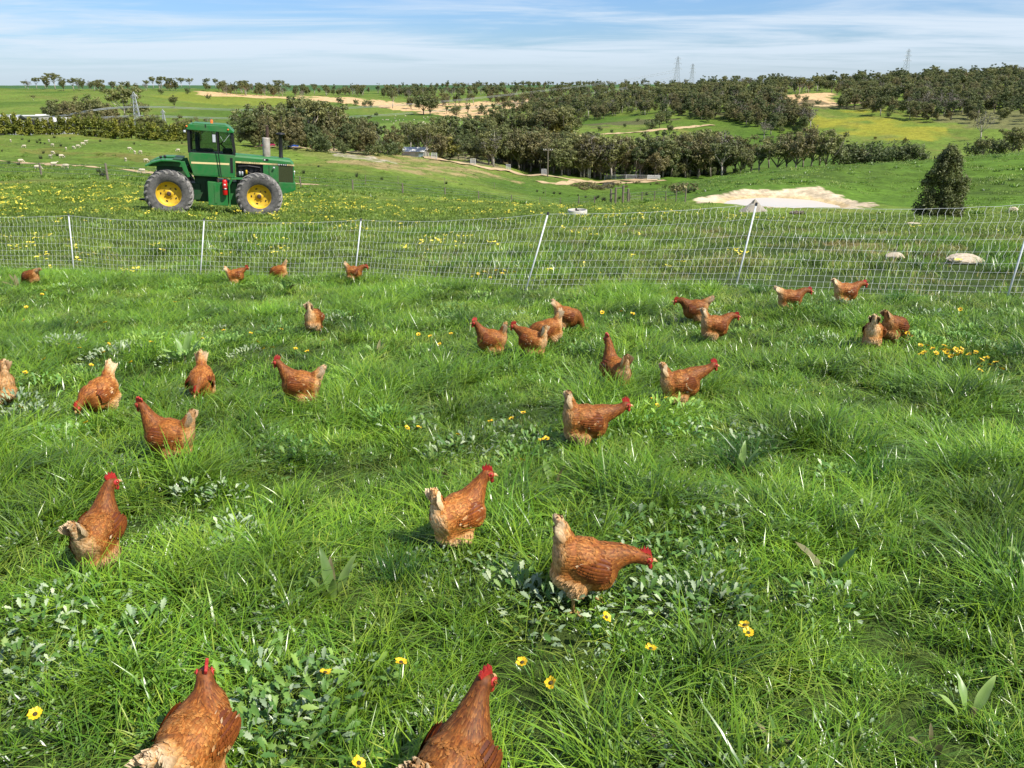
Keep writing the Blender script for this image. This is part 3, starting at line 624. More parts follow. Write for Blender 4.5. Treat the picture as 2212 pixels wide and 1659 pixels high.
def make_hen(X, Y, heading, pose, tail, shade, label, size=1.0, yaw=0.0, cream=0.5, fine=1.0, pitch=None, step=0.0):
    """pose: (forward, height) of the head in hen lengths; tail: degrees above the horizontal"""
    g = gnd(X, Y); hx, hz = pose
    bp = R(pitch if pitch is not None else (-8 if hz > 0.33 else 6 if hz > 0.22 else 15))
    piv = Vector((0, 0, 0.20)); RB = Matrix.Translation(piv) @ Matrix.Rotation(bp, 4, 'Y') @ Matrix.Translation(-piv)
    def B(x, y, z): return RB @ Vector((x, y, z))
    Rm = RB.to_3x3().to_4x4()
    balls = [(B(0, 0, .222), (.130, .092, .100), Rm), (B(.068, 0, .205), (.088, .084, .098), Rm), (B(-.075, 0, .222), (.078, .078, .084), Rm),
             (B(-.062, 0, .155), (.078, .078, .074), Rm), (B(.0, 0, .158), (.09, .076, .066), Rm)]
    for sd in (-1, 1): balls.append((B(-.012, sd * .046, .135), (.054, .038, .068), Rm))
    # rump and tail root
    ta = R(tail); tdir = Vector((-math.cos(ta), 0, math.sin(ta))); T0 = B(-.095, 0, .25); T1 = T0 + tdir * .125
    for k in range(4):
        q = T0.lerp(T1, k / 3); rr = .066 - .040 * k / 3; balls.append((q, (rr, rr * .72, rr), I4))
    # neck: a bezier from shoulders to head
    N0 = B(.075, 0, .245); head = Vector((hx, 0, hz)); nd = Matrix.Rotation(R(yaw), 4, 'Z')
    c1 = N0 + (B(1, 0, .75) - B(0, 0, 0)).normalized() * .06 if hz > .2 else N0 + Vector((.07, 0, .02))
    c2 = head - Vector((.035, 0, .045)) if hz > .3 else (head + Vector((-.06, 0, .035)) if hz > .16 else head + Vector((-.035, 0, .075)))
    head = head + Vector((0, math.sin(R(yaw)) * .03, 0)); chain = []
    for k in range(9):
        t = k / 8; q = N0 * (1-t)**3 + c1 * 3*t*(1-t)**2 + c2 * 3*t*t*(1-t) + head * t**3
        rr = .078 * (1 - t) ** 1.5 + .0280 * (1 - (1 - t) ** 1.5); chain.append((q, rr)); balls.append((q, (rr, rr * .92, rr), I4))
    hd = (Vector((1, 0, -.12)) if hz > .2 else Vector((.75, 0, -.65)) if hz > .12 else Vector((.35, 0, -.93))).normalized(); hd = (nd @ hd).normalized()
    hs = Vector((-hd.y, hd.x, 0)); hs = hs.normalized() if hs.length > .1 else Vector((0, 1, 0)); hu = hd.cross(hs).normalized()
    HM = Matrix(((hd.x, hs.x, hu.x, head.x), (hd.y, hs.y, hu.y, head.y), (hd.z, hs.z, hu.z, head.z), (0, 0, 0, 1)))
    balls.append((head + hd * .012, (.034, .023, .026), HM.to_3x3().to_4x4()))
    me = remesh_blob('hen_body', balls, 0.0085 if fine > .7 else 0.011)
    nv = len(me.vertices); co = np.empty(nv * 3); me.vertices.foreach_get('co', co); co = co.reshape(-1, 3)
    nf = len(me.polygons); ctr = np.empty(nf * 3); me.polygons.foreach_get('center', ctr); ctr = ctr.reshape(-1, 3)
    nrm = np.empty(nf * 3); me.polygons.foreach_get('normal', nrm); nrm = nrm.reshape(-1, 3); ar = np.empty(nf); me.polygons.foreach_get('area', ar)
    chq = np.array([tuple(q) for q, _ in chain]); RBi = np.array(RB.inverted())
    cream *= .95; shade *= .90; lr = random.Random(int(X * 7 + Y)); ton = 1.0 + 0.18 * (lr.random() - .5)
    def region(p):
        l = RBi[:3, :3] @ p + RBi[:3, 3]
        dn = np.linalg.norm(chq - p, axis=1); k = int(dn.argmin()); return l, k, dn[k]
    def colours(p, lr):
        l, k, dn = region(p); r = lr.random()
        if k >= 2 and l[0] > .05:
            t = k / 8; c0 = lerp3(C_RED, C_DARK, .35 + .3 * lr.random()); c1 = lerp3(C_MID, C_BUFF, (.55 if r > .55 else 0.05) * (1 - .5 * t)); reg = 'neck'
        elif l[2] < .165 and l[0] < .05:
            w = min(1, max(0, (.17 - l[2]) / .06)) * min(1, max(0, (.06 - l[0]) / .1)); c0 = lerp3(C_MID, C_BUFF, .3 + .5 * w); c1 = lerp3(C_BUFF, C_CREAM, (.25 + .75 * w * cream * 1.6) * (.5 + .5 * r)); reg = 'fluff'
        elif l[0] < -.10:
            w = min(1, (-.10 - l[0]) / .08); c0 = lerp3(C_MID, C_BUFF, .25 + .3 * cream); c1 = lerp3(C_BUFF, C_CREAM, min(1, .2 * r + w * cream * 1.25)); c0 = lerp3(c0, C_BUFF, w * cream * .8); reg = 'rump'
        elif l[2] > .24:
            c0 = lerp3(C_RED, C_MID, r * .7); c1 = lerp3(C_MID, C_BUFF, (.15 + .75 * cream) * r); reg = 'back'
        else:
            c0 = lerp3(C_RED, C_MID, .35 + .4 * r); c1 = lerp3(C_MID, C_BUFF, .2 + .4 * r); reg = 'breast'
        s = shade * ton * (0.60 + .62 * lr.random())
        return tuple(c * s for c in c0), tuple(c * s for c in c1), reg, k
    # skin colour of the body mesh
    ca = me.color_attributes.new('col', 'FLOAT_COLOR', 'POINT'); cc = np.ones((nv, 4), np.float32)
    for i in range(nv): cc[i, :3] = lerp3(*colours(co[i], lr)[:2], .3)
    ca.data.foreach_set('color', cc.ravel()); me.polygons.foreach_set('use_smooth', [True] * nf); me.materials.append(M_HEN)
    root = empty('hen', (g.x, g.y, g.z - .025 + (.035 if step > .05 else 0)), (0, 0, R(heading)), size * .9); root.scale = (size * .86, size * .98, size * .96)
    tag(root, label, 'hen', 'hens foraging in the grass')
    link(bpy.data.objects.new('body', me), root)
    body = root.children[0]
    # plumage
    mb = MB(); cnt = int(2700 * fine); pick = lr.choices(range(nf), weights=ar.tolist(), k=cnt)
    bdir = (B(-1, 0, -.10) - B(0, 0, 0)).normalized(); fdir = (B(-.75, 0, -.8) - B(0, 0, 0)).normalized()
    for i in pick:
        p = Vector(ctr[i]); n = Vector(nrm[i]); c0, c1, reg, k = colours(ctr[i], lr)
        if (p - head).length < .028: continue
        if reg == 'neck':
            tg = Vector(chq[max(k-1, 0)] - chq[min(k+1, 8)]).normalized(); L_, W, lf = .032, .0070, .06
        elif reg == 'fluff': tg = fdir; L_, W, lf = .028, .008, .30
        elif reg == 'rump': tg = (tdir + bdir * .3).normalized(); L_, W, lf = .034, .012, .12
        elif reg == 'back': tg = bdir; L_, W, lf = .028, .0125, .06
        else: tg = (bdir + Vector((0, 0, -.25))).normalized(); L_, W, lf = .024, .011, .06
        tg = tg - n * tg.dot(n)
        if tg.length < .15: continue
        tg.normalize(); sz = lr.uniform(.8, 1.2) * (1.25 if fine < .7 else 1)
        tg = (tg + n.cross(tg) * lr.uniform(-.18, .18)).normalized()
        feather(mb, p, tg, n, L_ * sz, W * sz, c0, c1, lf * lr.uniform(.5, 1.4))
    mb.build('plumage', M_HEN, body, smooth=True, fix=False)
    # wings
    for sd in (-1, 1):
        w = MB(); wc = Vector((-.002, sd * .090, .232))
        nx, nz = (16, 8) if fine > .7 else (11, 6)
        grid = []
        for a in range(nx + 1):
            for b in range(nz + 1):
                u = a / nx; v = b / nz * 2 - 1
                x = .088 - .165 * u; zc = .012 - .030 * u + .02 * u * u; hh = .056 * math.sin(math.pi * min(1, .16 + .84 * u * .96)) ** .55 * (1 - .25 * u)
                z = zc + v * hh; bulge = .018 * (1 - v * v) * math.sin(math.pi * min(1, .12 + .8 * u)) - .034 * max(0, v) ** 2 - .046 * u ** 1.6 - .010 * (u > .75) * (u - .75) * 4
                grid.append(RB @ Vector((x, wc.y + sd * bulge, wc.z + z)))
        cs0 = lerp3(C_DARK, C_RED, .4); w.add(grid, [(a*(nz+1)+b, a*(nz+1)+b+1, (a+1)*(nz+1)+b+1, (a+1)*(nz+1)+b) for a in range(nx) for b in range(nz)], [tuple(c * shade for c in cs0)] * len(grid))
        nn = (Rm @ Vector((0, sd, .12))).normalized()
        for a in range(nx - 1, -1, -1):
            for b in range(nz + 1):
                q = Vector(grid[a*(nz+1)+b]); u = a / nx; r = lr.random()
                flight = u > .45 and b < nz * .75
                L_ = .050 if flight else .026; W = .015 if flight else .016
                c0 = lerp3(C_DARK, C_RED, .5 + .5 * r); c1 = lerp3(C_RED, C_MID, .15 + .55 * r) if lr.random() > .07 * (0.5 + cream) else lerp3(C_BUFF, C_CREAM, r)
                s = shade * ton * (.8 + .4 * lr.random()); tg = (Rm @ Vector((-1, sd * -.06, -.10 + .22 * (u if flight else 0)))).normalized()
                feather(w, q + nn * .002, tg, nn, L_ * lr.uniform(.8, 1.15), W, tuple(c * s for c in c0), tuple(c * s for c in c1), .07)
        w.build('wing', M_HEN, root, smooth=True, fix=False)
    # tail
    t = MB(); nT = 44
    for k in range(nT):
        sd = -1 if k % 2 else 1; j = k // 2 / (nT / 2 - 1); side = sd * (.006 + .030 * j)
        dr = Matrix.Rotation(R(12 - 30 * j + lr.uniform(-3, 3)), 4, 'Y') @ tdir; dr = (dr + Vector((0, side * 4, 0))).normalized()
        n = Vector((0, sd, .15)); n = (n - dr * n.dot(dr)).normalized(); s = shade * ton * (.85 + .3 * lr.random())
        c0 = lerp3(C_MID, C_BUFF, .4 + .4 * cream); c1 = lerp3(C_BUFF, C_CREAM, min(1.1, .45 + .75 * cream + .2 * lr.random()))
        feather(t, T0 + tdir * .06 + Vector((0, side, 0)), dr, n, .115 * lr.uniform(.8, 1.05), .028, tuple(c * s for c in c0), tuple(c * s for c in c1), .10)
    t.build('tail', M_HEN, root, smooth=True, fix=False)
    # head furniture
    prof = [(-.018, .018), (-.026, .032), (-.019, .048), (-.012, .036), (-.006, .058), (.003, .040), (.009, .056), (.017, .038), (.022, .046), (.030, .026), (.036, .012), (.02, .02), (.0, .022)]
    fl = Matrix.Rotation(R(lr.uniform(-14, 14)), 4, 'X')
    MB().prism(prof, -.0045, .0045, HM @ fl).build('comb', M_COMB, root, bevel=.0015)
    b = MB(); b.tube([HM @ Vector(p) for p in ((.034, 0, .0), (.050, 0, -.001), (.064, 0, -.008))], [.0105, .0075, .001], 8); b.build('beak', M_BEAK, root, smooth=True)
    for sd in (-1, 1):
        w = MB(); w.lathe([(.0005, -.030), (.008, -.026), (.0105, -.016), (.006, -.004), (.001, .002)], 8, M=HM @ Matrix.Translation((.033, sd * .008, -.010)) @ Matrix.Diagonal((.9, .45, 1, 1)))
        w.build('wattle', M_COMB, root, smooth=True)
        w = MB(); w.lathe([(.0005, -.004), (.013, -.002), (.016, .001), (.011, .004), (.0005, .005)], 10, M=HM @ Matrix.Translation((.020, sd * .0195, .003)) @ Matrix.Rotation(sd * R(-90), 4, 'X'))
        fc = w.build('face', M_COMB, root, smooth=True)
        w = MB(); w.lathe([(.0003, -.004), (.004, -.0025), (.005, 0), (.004, .003), (.0003, .0045)], 8, M=HM @ Matrix.Translation((.021, sd * .0245, .008)) @ Matrix.Rotation(sd * R(-90), 4, 'X'))
        w.build('eye', M_EYE, fc, smooth=True)
        # legs
        w = MB(); st = step * sd; k0 = B(.0 + st * .2, sd * .042, .115); an = Vector((.005 + st, sd * .045, .018))
        w.tube([k0, k0.lerp(an, .5) + Vector((-.006, 0, 0)), an], [.011, .0075, .007], 7)
        for ang, ln in ((-28, .045), (0, .055), (28, .045), (180, .025)):
            d = Vector((math.cos(R(ang)), math.sin(R(ang)), 0)); w.tube([an, an + d * ln * .6 + Vector((0, 0, -.008)), an + d * ln + Vector((0, 0, -.014))], [.006, .005, .002], 6)
        w.build('leg', M_SHANK, root, smooth=True)
    return root
UP, TALL, MID, FWD, LOW, FEED = (.165, .385), (.135, .43), (.205, .335), (.235, .300), (.245, .155), (.215, .065)
HENS = [
 (512,618,12,MID,60,1.05,'russet hen standing upright in front of the netting, between two white posts',.98,0,.6,.5,None,0),
 (606,607,186,FEED,62,.95,'hen half hidden behind broad weed leaves at the netting, only raised tail and back showing',.95,0,.4,.5,None,0),
 (766,611,2,FWD,62,.95,'hen walking past the foot of a netting post, pale tail tip up',.98,0,.7,.5,None,0),
 (72,619,172,FEED,30,.8,'dark hen sunk deep in long grass, barely visible by the netting',.95,0,.2,.5,None,0),
 (680,722,84,FEED,75,1.05,'hen seen from behind with pale fluffy rump, pecking alone in open grass',1.0,0,.9,.6,None,0),
 (1062,776,183,UP,72,.95,'alert hen with head and tail both up, first of the cluster of four',1.0,10,.5,.8,None,0),
 (1150,779,152,MID,74,1.0,'hen with fluffy cream tail and white flank fleck in the cluster of four',1.0,20,.85,.8,None,0),
 (1186,750,192,LOW,70,1.1,'orange hen with cream flecked tail, half hidden behind another hen of the cluster',1.0,0,.8,.7,None,0),
 (1222,719,-6,FEED,52,.85,'dark brown hen pecking with its back sloping down, outermost of the cluster of four',1.0,0,.45,.7,None,0),
 (1500,703,178,FWD,40,.8,'dark hen stretching its neck forward behind a pale-tailed hen',1.0,0,.4,.7,None,0),
 (1540,743,8,FWD,68,1.0,'hen with pale upright tail and white wing fleck standing before the darker hen',1.0,0,.8,.8,None,0),
 (1702,679,2,FWD,38,.98,'buff-backed hen with dark neck walking below the netting post',1.0,-10,.9,.7,None,0),
 (1822,664,4,FWD,48,1.15,'bright orange hen walking close under the netting, tail cream',1.02,0,.75,.7,None,0),
 (1880,760,62,FEED,66,1.18,'pale buff hen with rounded rump, feeding with tail up beside a dark hen',1.0,0,1.0,.8,None,0),
 (1924,746,28,FEED,50,.72,'dark chestnut hen feeding with head buried in grass beside a pale buff hen',1.0,0,.2,.7,None,0),
 (1328,852,118,TALL,72,.98,'hen facing away with long stretched neck held very tall',1.03,0,.75,.9,None,0),
 (1466,884,8,(.25,.345),70,1.02,'hen with white tail tip and bright comb standing behind flowering capeweed',1.03,0,.7,.9,None,0),
 (1262,972,8,(.265,.305),78,1.0,'hen leaning forward with pale upright tail above a clump of capeweed',1.04,0,.7,1.0,None,.02),
 (992,1188,36,UP,76,1.22,'light orange hen with cream tail and white wing feather, striding away',.99,-25,1.0,1.25,None,.05),
 (1258,1318,2,(.265,.225),74,1.05,'russet hen stooping over silvery capeweed with fanned tail and bare legs showing',.98,0,.6,1.3,16,.055),
 (655,882,186,UP,48,.90,'reddish hen with cream tail tip watching from open grass, head held high',1.03,-12,.65,1.0,None,.02),
 (376,1006,180,(.15,.40),62,.92,'upright chestnut hen in profile with floppy red comb and brown tail',1.06,-20,.4,1.1,None,.02),
 (442,873,-80,(.20,.20),74,1.0,'hen coming forward with head lowered and pointed tail behind it',1.03,-15,.55,.9,None,0),
 (228,902,-112,(.215,.18),70,1.15,'orange hen bending forward to peck, cream tail pointing straight up',1.05,0,.8,.9,None,0),
 (8,884,158,LOW,74,1.05,'hen with orange-brown tail up, behind leafy capeweed, only its rear half in view',1.05,0,.5,.8,None,0),
 (226,1232,86,(.15,.40),56,.85,'tall dark hen walking away with cream underside and glancing back sideways',1.0,-30,.75,1.25,None,.03),
 (436,1722,80,(.13,.34),40,.95,'large russet hen seen from behind, pale tail fanned out to one side',1.02,25,.8,1.4,0,0),
 (982,1790,62,UP,64,.72,'large dark mahogany hen seen from behind and above with curled buff tail',1.03,-10,.5,1.4,None,0),
]
for h_ in HENS: make_hen(*h_)
# ------------------------------------------------------------------ articulated tractor
def paint_mat(name, col, dirt=(0.16, 0.13, 0.08), rough=0.36, amount=0.38):
    m, nt, bs = new_mat(name); N, L = nt.nodes, nt.links
    tc = N.new('ShaderNodeTexCoord'); n = N.new('ShaderNodeTexNoise'); n.inputs['Scale'].default_value = 3.5; n.inputs['Detail'].default_value = 8; n.inputs['Roughness'].default_value = 0.7; L.new(tc.outputs['Object'], n.inputs['Vector'])
    mr = N.new('ShaderNodeMapRange'); mr.inputs[1].default_value = 0.42; mr.inputs[2].default_value = 0.75; mr.inputs[4].default_value = amount; L.new(n.outputs['Fac'], mr.inputs[0])
    mx = N.new('ShaderNodeMix'); mx.data_type = 'RGBA'; mx.inputs[6].default_value = (*col, 1); mx.inputs[7].default_value = (*dirt, 1); L.new(mr.outputs[0], mx.inputs[0]); L.new(mx.outputs[2], bs.inputs['Base Color'])
    r2 = N.new('ShaderNodeMapRange'); r2.inputs[1].default_value = 0.35; r2.inputs[2].default_value = 0.7; r2.inputs[3].default_value = rough; r2.inputs[4].default_value = rough + 0.3; L.new(n.outputs['Fac'], r2.inputs[0]); L.new(r2.outputs[0], bs.inputs['Roughness'])
    return m
def build_tractor():
    GREEN = paint_mat('green_paint', (0.014, 0.165, 0.032)); YEL = paint_mat('yellow_paint', (0.72, 0.46, 0.015), (0.22, 0.13, 0.03), 0.45, 0.75)
    BLACK = mat('black_steel', (0.012, 0.012, 0.013), 0.5, noise=0.4, scale=12); DARKG = paint_mat('dark_green_chassis', (0.008, 0.065, 0.018), (0.06, 0.05, 0.03), 0.5, 0.6)
    RUBBER = mat('tyre_rubber', (0.060, 0.058, 0.056), 0.85, scale=5, col2=(0.17, 0.16, 0.15), bump=0.15, spec=0.2)
    LUGM = mat('tyre_lug_rubber', (0.15, 0.14, 0.13), 0.85, scale=7, col2=(0.34, 0.32, 0.29), bump=0.15, spec=0.2)
    CREAM = mat('cream_stripe', (0.80, 0.62, 0.30), 0.5); WHITE = mat('white_letters', (0.8, 0.8, 0.76), 0.5); RED = mat('extinguisher_red', (0.62, 0.012, 0.012), 0.3)
    MUF = mat('muffler_steel', (0.50, 0.46, 0.40), 0.6, 0.2, scale=4, col2=(0.30, 0.25, 0.20), bump=0.1); ORANGE = mat('amber_lens', (0.9, 0.16, 0.01), 0.2)
    RUST = mat('rusty_steel', (0.09, 0.05, 0.035), 0.7, noise=0.4, scale=20); INT = mat('cab_interior', (0.02, 0.024, 0.032), 0.8); GREYL = mat('lamp_grey', (0.5, 0.52, 0.55), 0.3)
    SEAT = mat('seat_fabric', (0.02, 0.03, 0.07), 0.9)
    gm, nt, bs = new_mat('tinted_glass'); N, L = nt.nodes, nt.links
    tr = N.new('ShaderNodeBsdfTransparent'); tr.inputs[0].default_value = (0.66, 0.75, 0.76, 1); gl = N.new('ShaderNodeBsdfGlossy'); gl.inputs['Roughness'].default_value = 0.02; fr = N.new('ShaderNodeFresnel'); fr.inputs[0].default_value = 1.5
    ms = N.new('ShaderNodeMixShader'); L.new(fr.outputs[0], ms.inputs[0]); L.new(tr.outputs[0], ms.inputs[1]); L.new(gl.outputs[0], ms.inputs[2]); L.new(ms.outputs[0], N['Material Output'].inputs[0]); GLASS = gm
    pr, pf = gnd(364, 458), gnd(566, 465)
    ax = pf - pr; heading = R(17.0)
    mid = (pr + pf) / 2
    fwd = Vector((math.cos(heading), math.sin(heading), 0)); 
    za, zb = h1(*(mid + fwd * 1.7).xy), h1(*(mid - fwd * 1.7).xy); pit = math.atan2(za - zb, 3.4)
    T = empty('articulated_tractor', (mid.x, mid.y, (za + zb) / 2), (0, -pit, heading))
    tag(T, 'old green articulated tractor with yellow wheels and tall exhaust parked on the flowery field', 'tractor')
    # the near tyre's outer face passes through the surveyed points
    T.location = Vector(T.location) + Vector((-math.sin(heading), math.cos(heading), 0)) * 1.12
    T.location.z = (h1(*(Vector(T.location) + fwd * 1.7).xy) + h1(*(Vector(T.location) - fwd * 1.7).xy)) / 2 - 0.02
    # ---- wheels
    RT, WT = 0.90, 0.30
    def wheel():
        w = bpy.data.objects.new('wheel', None)
        ty = MB(); ty.lathe([(.47, -.24), (.53, -.285), (.63, -.315), (.74, -.315), (.81, -.29), (.845, -.24), (.855, -.12), (.858, 0), (.855, .12), (.845, .24), (.81, .29), (.74, .315), (.63, .315), (.53, .285), (.47, .24)], 64, 'y')
        tyre = ty.build('tyre', RUBBER, w, smooth=True)
        lg = MB(); n = 22
        for k in range(n):
            for sd in (-1, 1):
                a0 = 2 * math.pi * (k + (0.5 if sd > 0 else 0)) / n; path = [(0.0, .015, .90), (.10, .10, .902), (.22, .20, .897), (.30, .275, .88), (.36, .318, .83), (.385, .325, .77)]
                vs = []
                for (da, y, r) in path:
                    wd = (.030 if y < .25 else .040) / r; inner = r - (.06 if y < .3 else .03)
                    yi = y if y < .3 else y - .03
                    for (rr, dw, yy) in ((inner, -wd * 1.5, yi), (r, -wd, y), (r, wd, y), (inner, wd * 1.5, yi)):
                        a = a0 + da + dw; vs.append((rr * math.sin(a), sd * yy, rr * math.cos(a)))
                fs = [(4*i+j, 4*i+(j+1) % 4, 4*i+4+(j+1) % 4, 4*i+4+j) for i in range(len(path)-1) for j in range(4)] + [(0,1,2,3), tuple(4*(len(path)-1)+j for j in (3,2,1,0))]
                lg.add(vs, fs)
        lg.build('tread_lugs', LUGM, tyre)
        rm = MB(); rm.lathe([(.50, -.262), (.515, -.25), (.505, -.225), (.47, -.215), (.445, -.20), (.435, -.09), (.42, -.06), (.20, -.045), (.13, -.055), (.12, -.10), (.001, -.105)], 48, 'y')
        rm.lathe([(.50, .262), (.505, .225), (.445, .20), (.435, -.02), (.001, -.01)], 48, 'y')
        rim = rm.build('rim', YEL, w, smooth=True)
        hb = MB(); hb.lathe([(.085, -.10), (.085, -.13), (.05, -.15), (.001, -.152)], 20, 'y'); hb.build('hub', RUST, rim)
        for k in range(5):
            a = 2 * math.pi * k / 5 + .4; M = Matrix.Translation((.30 * math.cos(a), -.058, .30 * math.sin(a))) @ Matrix.Rotation(-a, 4, 'Y')
            h = MB(); h.lathe([(.001, -.006), (.034, -.006), (.04, 0), (.001, .002)], 14, 'y', M=M @ Matrix.Diagonal((.7, 1, 1.2, 1))); h.build('slot_shade', BLACK, rim)  # black discs on the rim stand in for its shaded holes
            a += .63; M = Matrix.Translation((.20 * math.cos(a), -.052, .20 * math.sin(a))); h = MB(); h.lathe([(.001, -.02), (.022, -.02), (.022, 0)], 6, 'y', M=M); h.build('bolt', RUST, rim)
        return w
    proto = None
    for x in (-1.67, 1.67):
        for sd in (-1, 1):
            if proto is None: proto = wheel(); w = link(proto, T)
            else: w = copy_tree(proto, T)
            w.location = (x, sd * .93, RT - .06); w.rotation_euler = (0, R(rnd.uniform(0, 60)), 0 if sd < 0 else math.pi)
    # ---- chassis
    m = MB(); m.box(-2.3, -.55, -.38, .38, .55, 1.2); m.box(-.75, .1, -.32, .32, .48, 1.5); m.tube([(-1.67, -.7, .87), (-1.67, .7, .87)], .17, 16); m.build('rear_frame', DARKG, T, bevel=.02)
    m = MB(); m.box(-.35, 2.55, -.40, .40, .50, 1.30); m.tube([(1.67, -.7, .87), (1.67, .7, .87)], .17, 16); m.build('front_frame', DARKG, T, bevel=.02)
    m = MB(); m.box(-2.86, -2.28, -.06, .06, .42, .50); m.box(-2.45, -2.32, -.35, .35, .40, .85); m.box(-2.66, -2.58, -.07, .07, .40, .62); m.build('drawbar', BLACK, T, bevel=.01)
    for y in (-.28, -.12, .05):
        m = MB(); m.tube([(-2.45, y, .8), (-2.62, y, .8)], .03, 8); m.build('hydraulic_coupler', BLACK, T)
    # rear fenders and rear deck
    for sd in (-1, 1):
        y0, y1 = (-1.22, -.45) if sd < 0 else (.45, 1.22)
        top = [(-2.45, 1.88), (-2.20, 2.02), (-1.86, 2.12), (-1.50, 2.13), (-1.16, 2.11), (-1.16, 2.05), (-1.5, 2.07), (-1.86, 2.06), (-2.17, 1.97), (-2.40, 1.84)]
        m = MB(); m.prism(top, y0, y1); m.prism([(-1.2, 2.08), (-1.02, 2.10), (-.85, 1.52), (-.95, 1.5), (-1.08, 1.75)], y0, y0 + .05 if sd < 0 else y0 + .05)
        m.prism([(-2.40, 1.86), (-1.86, 2.07), (-1.16, 2.06), (-1.10, 1.80), (-1.5, 1.83), (-2.0, 1.82), (-2.38, 1.80)], (y0 + .66) if sd < 0 else y0 + .05, (y0 + .71) if sd < 0 else y0 + .1)
        m.build('rear_fender', GREEN, T, bevel=.015)
    m = MB(); m.box(-2.1, -.98, -.45, .45, 1.2, 1.86); m.box(-1.45, -1.12, -1.15, -.3, 2.135, 2.16); m.build('rear_deck', DARKG, T, bevel=.02)
    for x, z in ((-1.88, 2.2), (-1.73, 2.23)):
        m = MB(); m.tube([(x, -.95, 2.1), (x, -.95, z - .04)], .012, 6); m.lathe([(.001, -.05), (.045, -.045), (.055, 0), (.045, .02), (.001, .03)], 14, 'y', M=Matrix.Translation((x, -.95, z))); m.build('work_lamp', BLACK, T, smooth=True)
    # ---- cab
    cab = bpy.data.objects.new('cab', None); link(cab, T)
    yc = .74
    body = [(-.885, 2.41), (-.885, 2.06), (-.76, 1.52), (.62, 1.50), (.77, 1.50), (.81, 2.35), (.82, 2.38)]
    m = MB(); m.prism(body, -yc, yc); m.build('cab_body', GREEN, cab, bevel=.025)
    m = MB(); m.prism([(-.93, 3.30), (-.90, 3.38), (-.80, 3.46), (.58, 3.46), (.66, 3.40), (.82, 3.24), (.80, 3.20), (-.90, 3.24)], -yc - .05, yc + .05); roof = m.build('cab_roof', GREEN, cab, bevel=.03)
    m = MB(); m.prism([(-.72, 3.455), (-.68, 3.50), (.50, 3.495), (.55, 3.455)], -yc + .1, yc - .1); m.build('roof_panel', GREEN, roof, bevel=.02)
    m = MB(); m.box(-.24, -.20, -yc - .06, -yc - .04, 3.36, 3.47); m.build('roof_strap', BLACK, roof)
    posts = [(-.86, -.86, 2.39, 3.28, .05), (.20, .18, 2.39, 3.27, .035), (.80, .72, 2.36, 3.22, .04)]
    for sd in (-1, 1):
        for xb, xt, z0, z1, wd in posts:
            m = MB(); y = sd * (yc - .03); m.add([(xb-wd, y-.03, z0), (xb+wd, y-.03, z0), (xb+wd, y+.03, z0), (xb-wd, y+.03, z0), (xt-wd, y-.03, z1), (xt+wd, y-.03, z1), (xt+wd, y+.03, z1), (xt-wd, y+.03, z1)], [(3,2,1,0),(4,5,6,7),(0,1,5,4),(1,2,6,5),(2,3,7,6),(3,0,4,7)])
            m.build('cab_pillar', BLACK, cab, bevel=.008)
        for poly in ([(-.80, 2.44), (.15, 2.40), (.13, 3.24), (-.80, 3.25)], [(.245, 2.40), (.755, 2.39), (.685, 3.20), (.225, 3.23)]):
            m = MB(); m.prism(poly, sd * (yc - .035) - .004, sd * (yc - .035) + .004); m.build('side_window', GLASS, cab)
        m = MB(); m.box(-.80, .16, sd * (yc - .03) - .025, sd * (yc - .03) + .025, 2.405, 2.44); m.box(.24, .76, sd * (yc - .03) - .025, sd * (yc - .03) + .025, 2.365, 2.40); m.build('window_rail', BLACK, cab)
    m = MB(); m.add([(.80, -.70, 2.40), (.80, .70, 2.40), (.72, .70, 3.2), (.72, -.70, 3.2)], [(0,1,2,3)]); m.build('windscreen', GLASS, cab)
    m = MB(); m.add([(-.87, -.70, 2.44), (-.87, .70, 2.44), (-.87, .70, 3.25), (-.87, -.70, 3.25)], [(0,1,2,3)]); m.build('rear_window', GLASS, cab)
    m = MB(); m.box(-.55, .0, -.26, .26, 2.3, 2.52); m.box(-.66, -.50, -.26, .26, 2.4, 3.12); m.build('driver_seat', SEAT, cab, bevel=.05)
    m = MB(); m.box(.35, .70, -.35, .35, 2.36, 2.55); m.tube([(.5, 0, 2.5), (.3, 0, 2.72)], .025, 8); m.lathe([(.185, -.015), (.2, 0), (.185, .015), (.17, 0)], 24, M=Matrix.Translation((.29, 0, 2.74)) @ Matrix.Rotation(R(-40), 4, 'Y'), close=True); m.build('steering_wheel', INT, cab)
    m = MB(); m.box(-.815, .585, -yc - .004, -yc + .004, 1.985, 2.055); m.build('stripe', CREAM, cab)
    m = MB(); m.box(.62, .72, -yc - .006, -yc + .006, 1.68, 2.26); m.build('vent_slot', BLACK, cab)
    m = MB(); m.box(.205, .213, -yc - .003, -yc + .003, 1.53, 2.39); m.box(-.80, .20, -yc - .003, -yc + .003, 1.56, 1.567); m.build('door_seam', BLACK, cab)
    m = MB(); m.tube([(.19, -yc - .10, 3.2), (.19, -yc - .12, 2.6), (.235, -yc - .10, 2.0), (.27, -yc - .10, 1.5)], .018, 8); m.tube([(.19, -yc, 3.16), (.19, -yc - .1, 3.16)], .014, 6); m.tube([(.27, -yc, 1.55), (.27, -yc - .1, 1.55)], .014, 6); m.build('grab_rail', BLACK, cab)
    m = MB(); m.box(.0, .15, -yc - .20, -yc - .15, 2.82, 3.14); mir = m.build('mirror', BLACK, cab, bevel=.012); m = MB(); m.box(.02, .13, -yc - .208, -yc - .201, 2.84, 3.12); m.build('mirror_back', GREYL, mir)
    m = MB(); m.tube([(.30, -yc + .02, 3.05), (.42, -yc + .02, 2.85), (.66, -yc + .02, 3.15)], .008, 5); m.build('wiper', GREYL, cab)
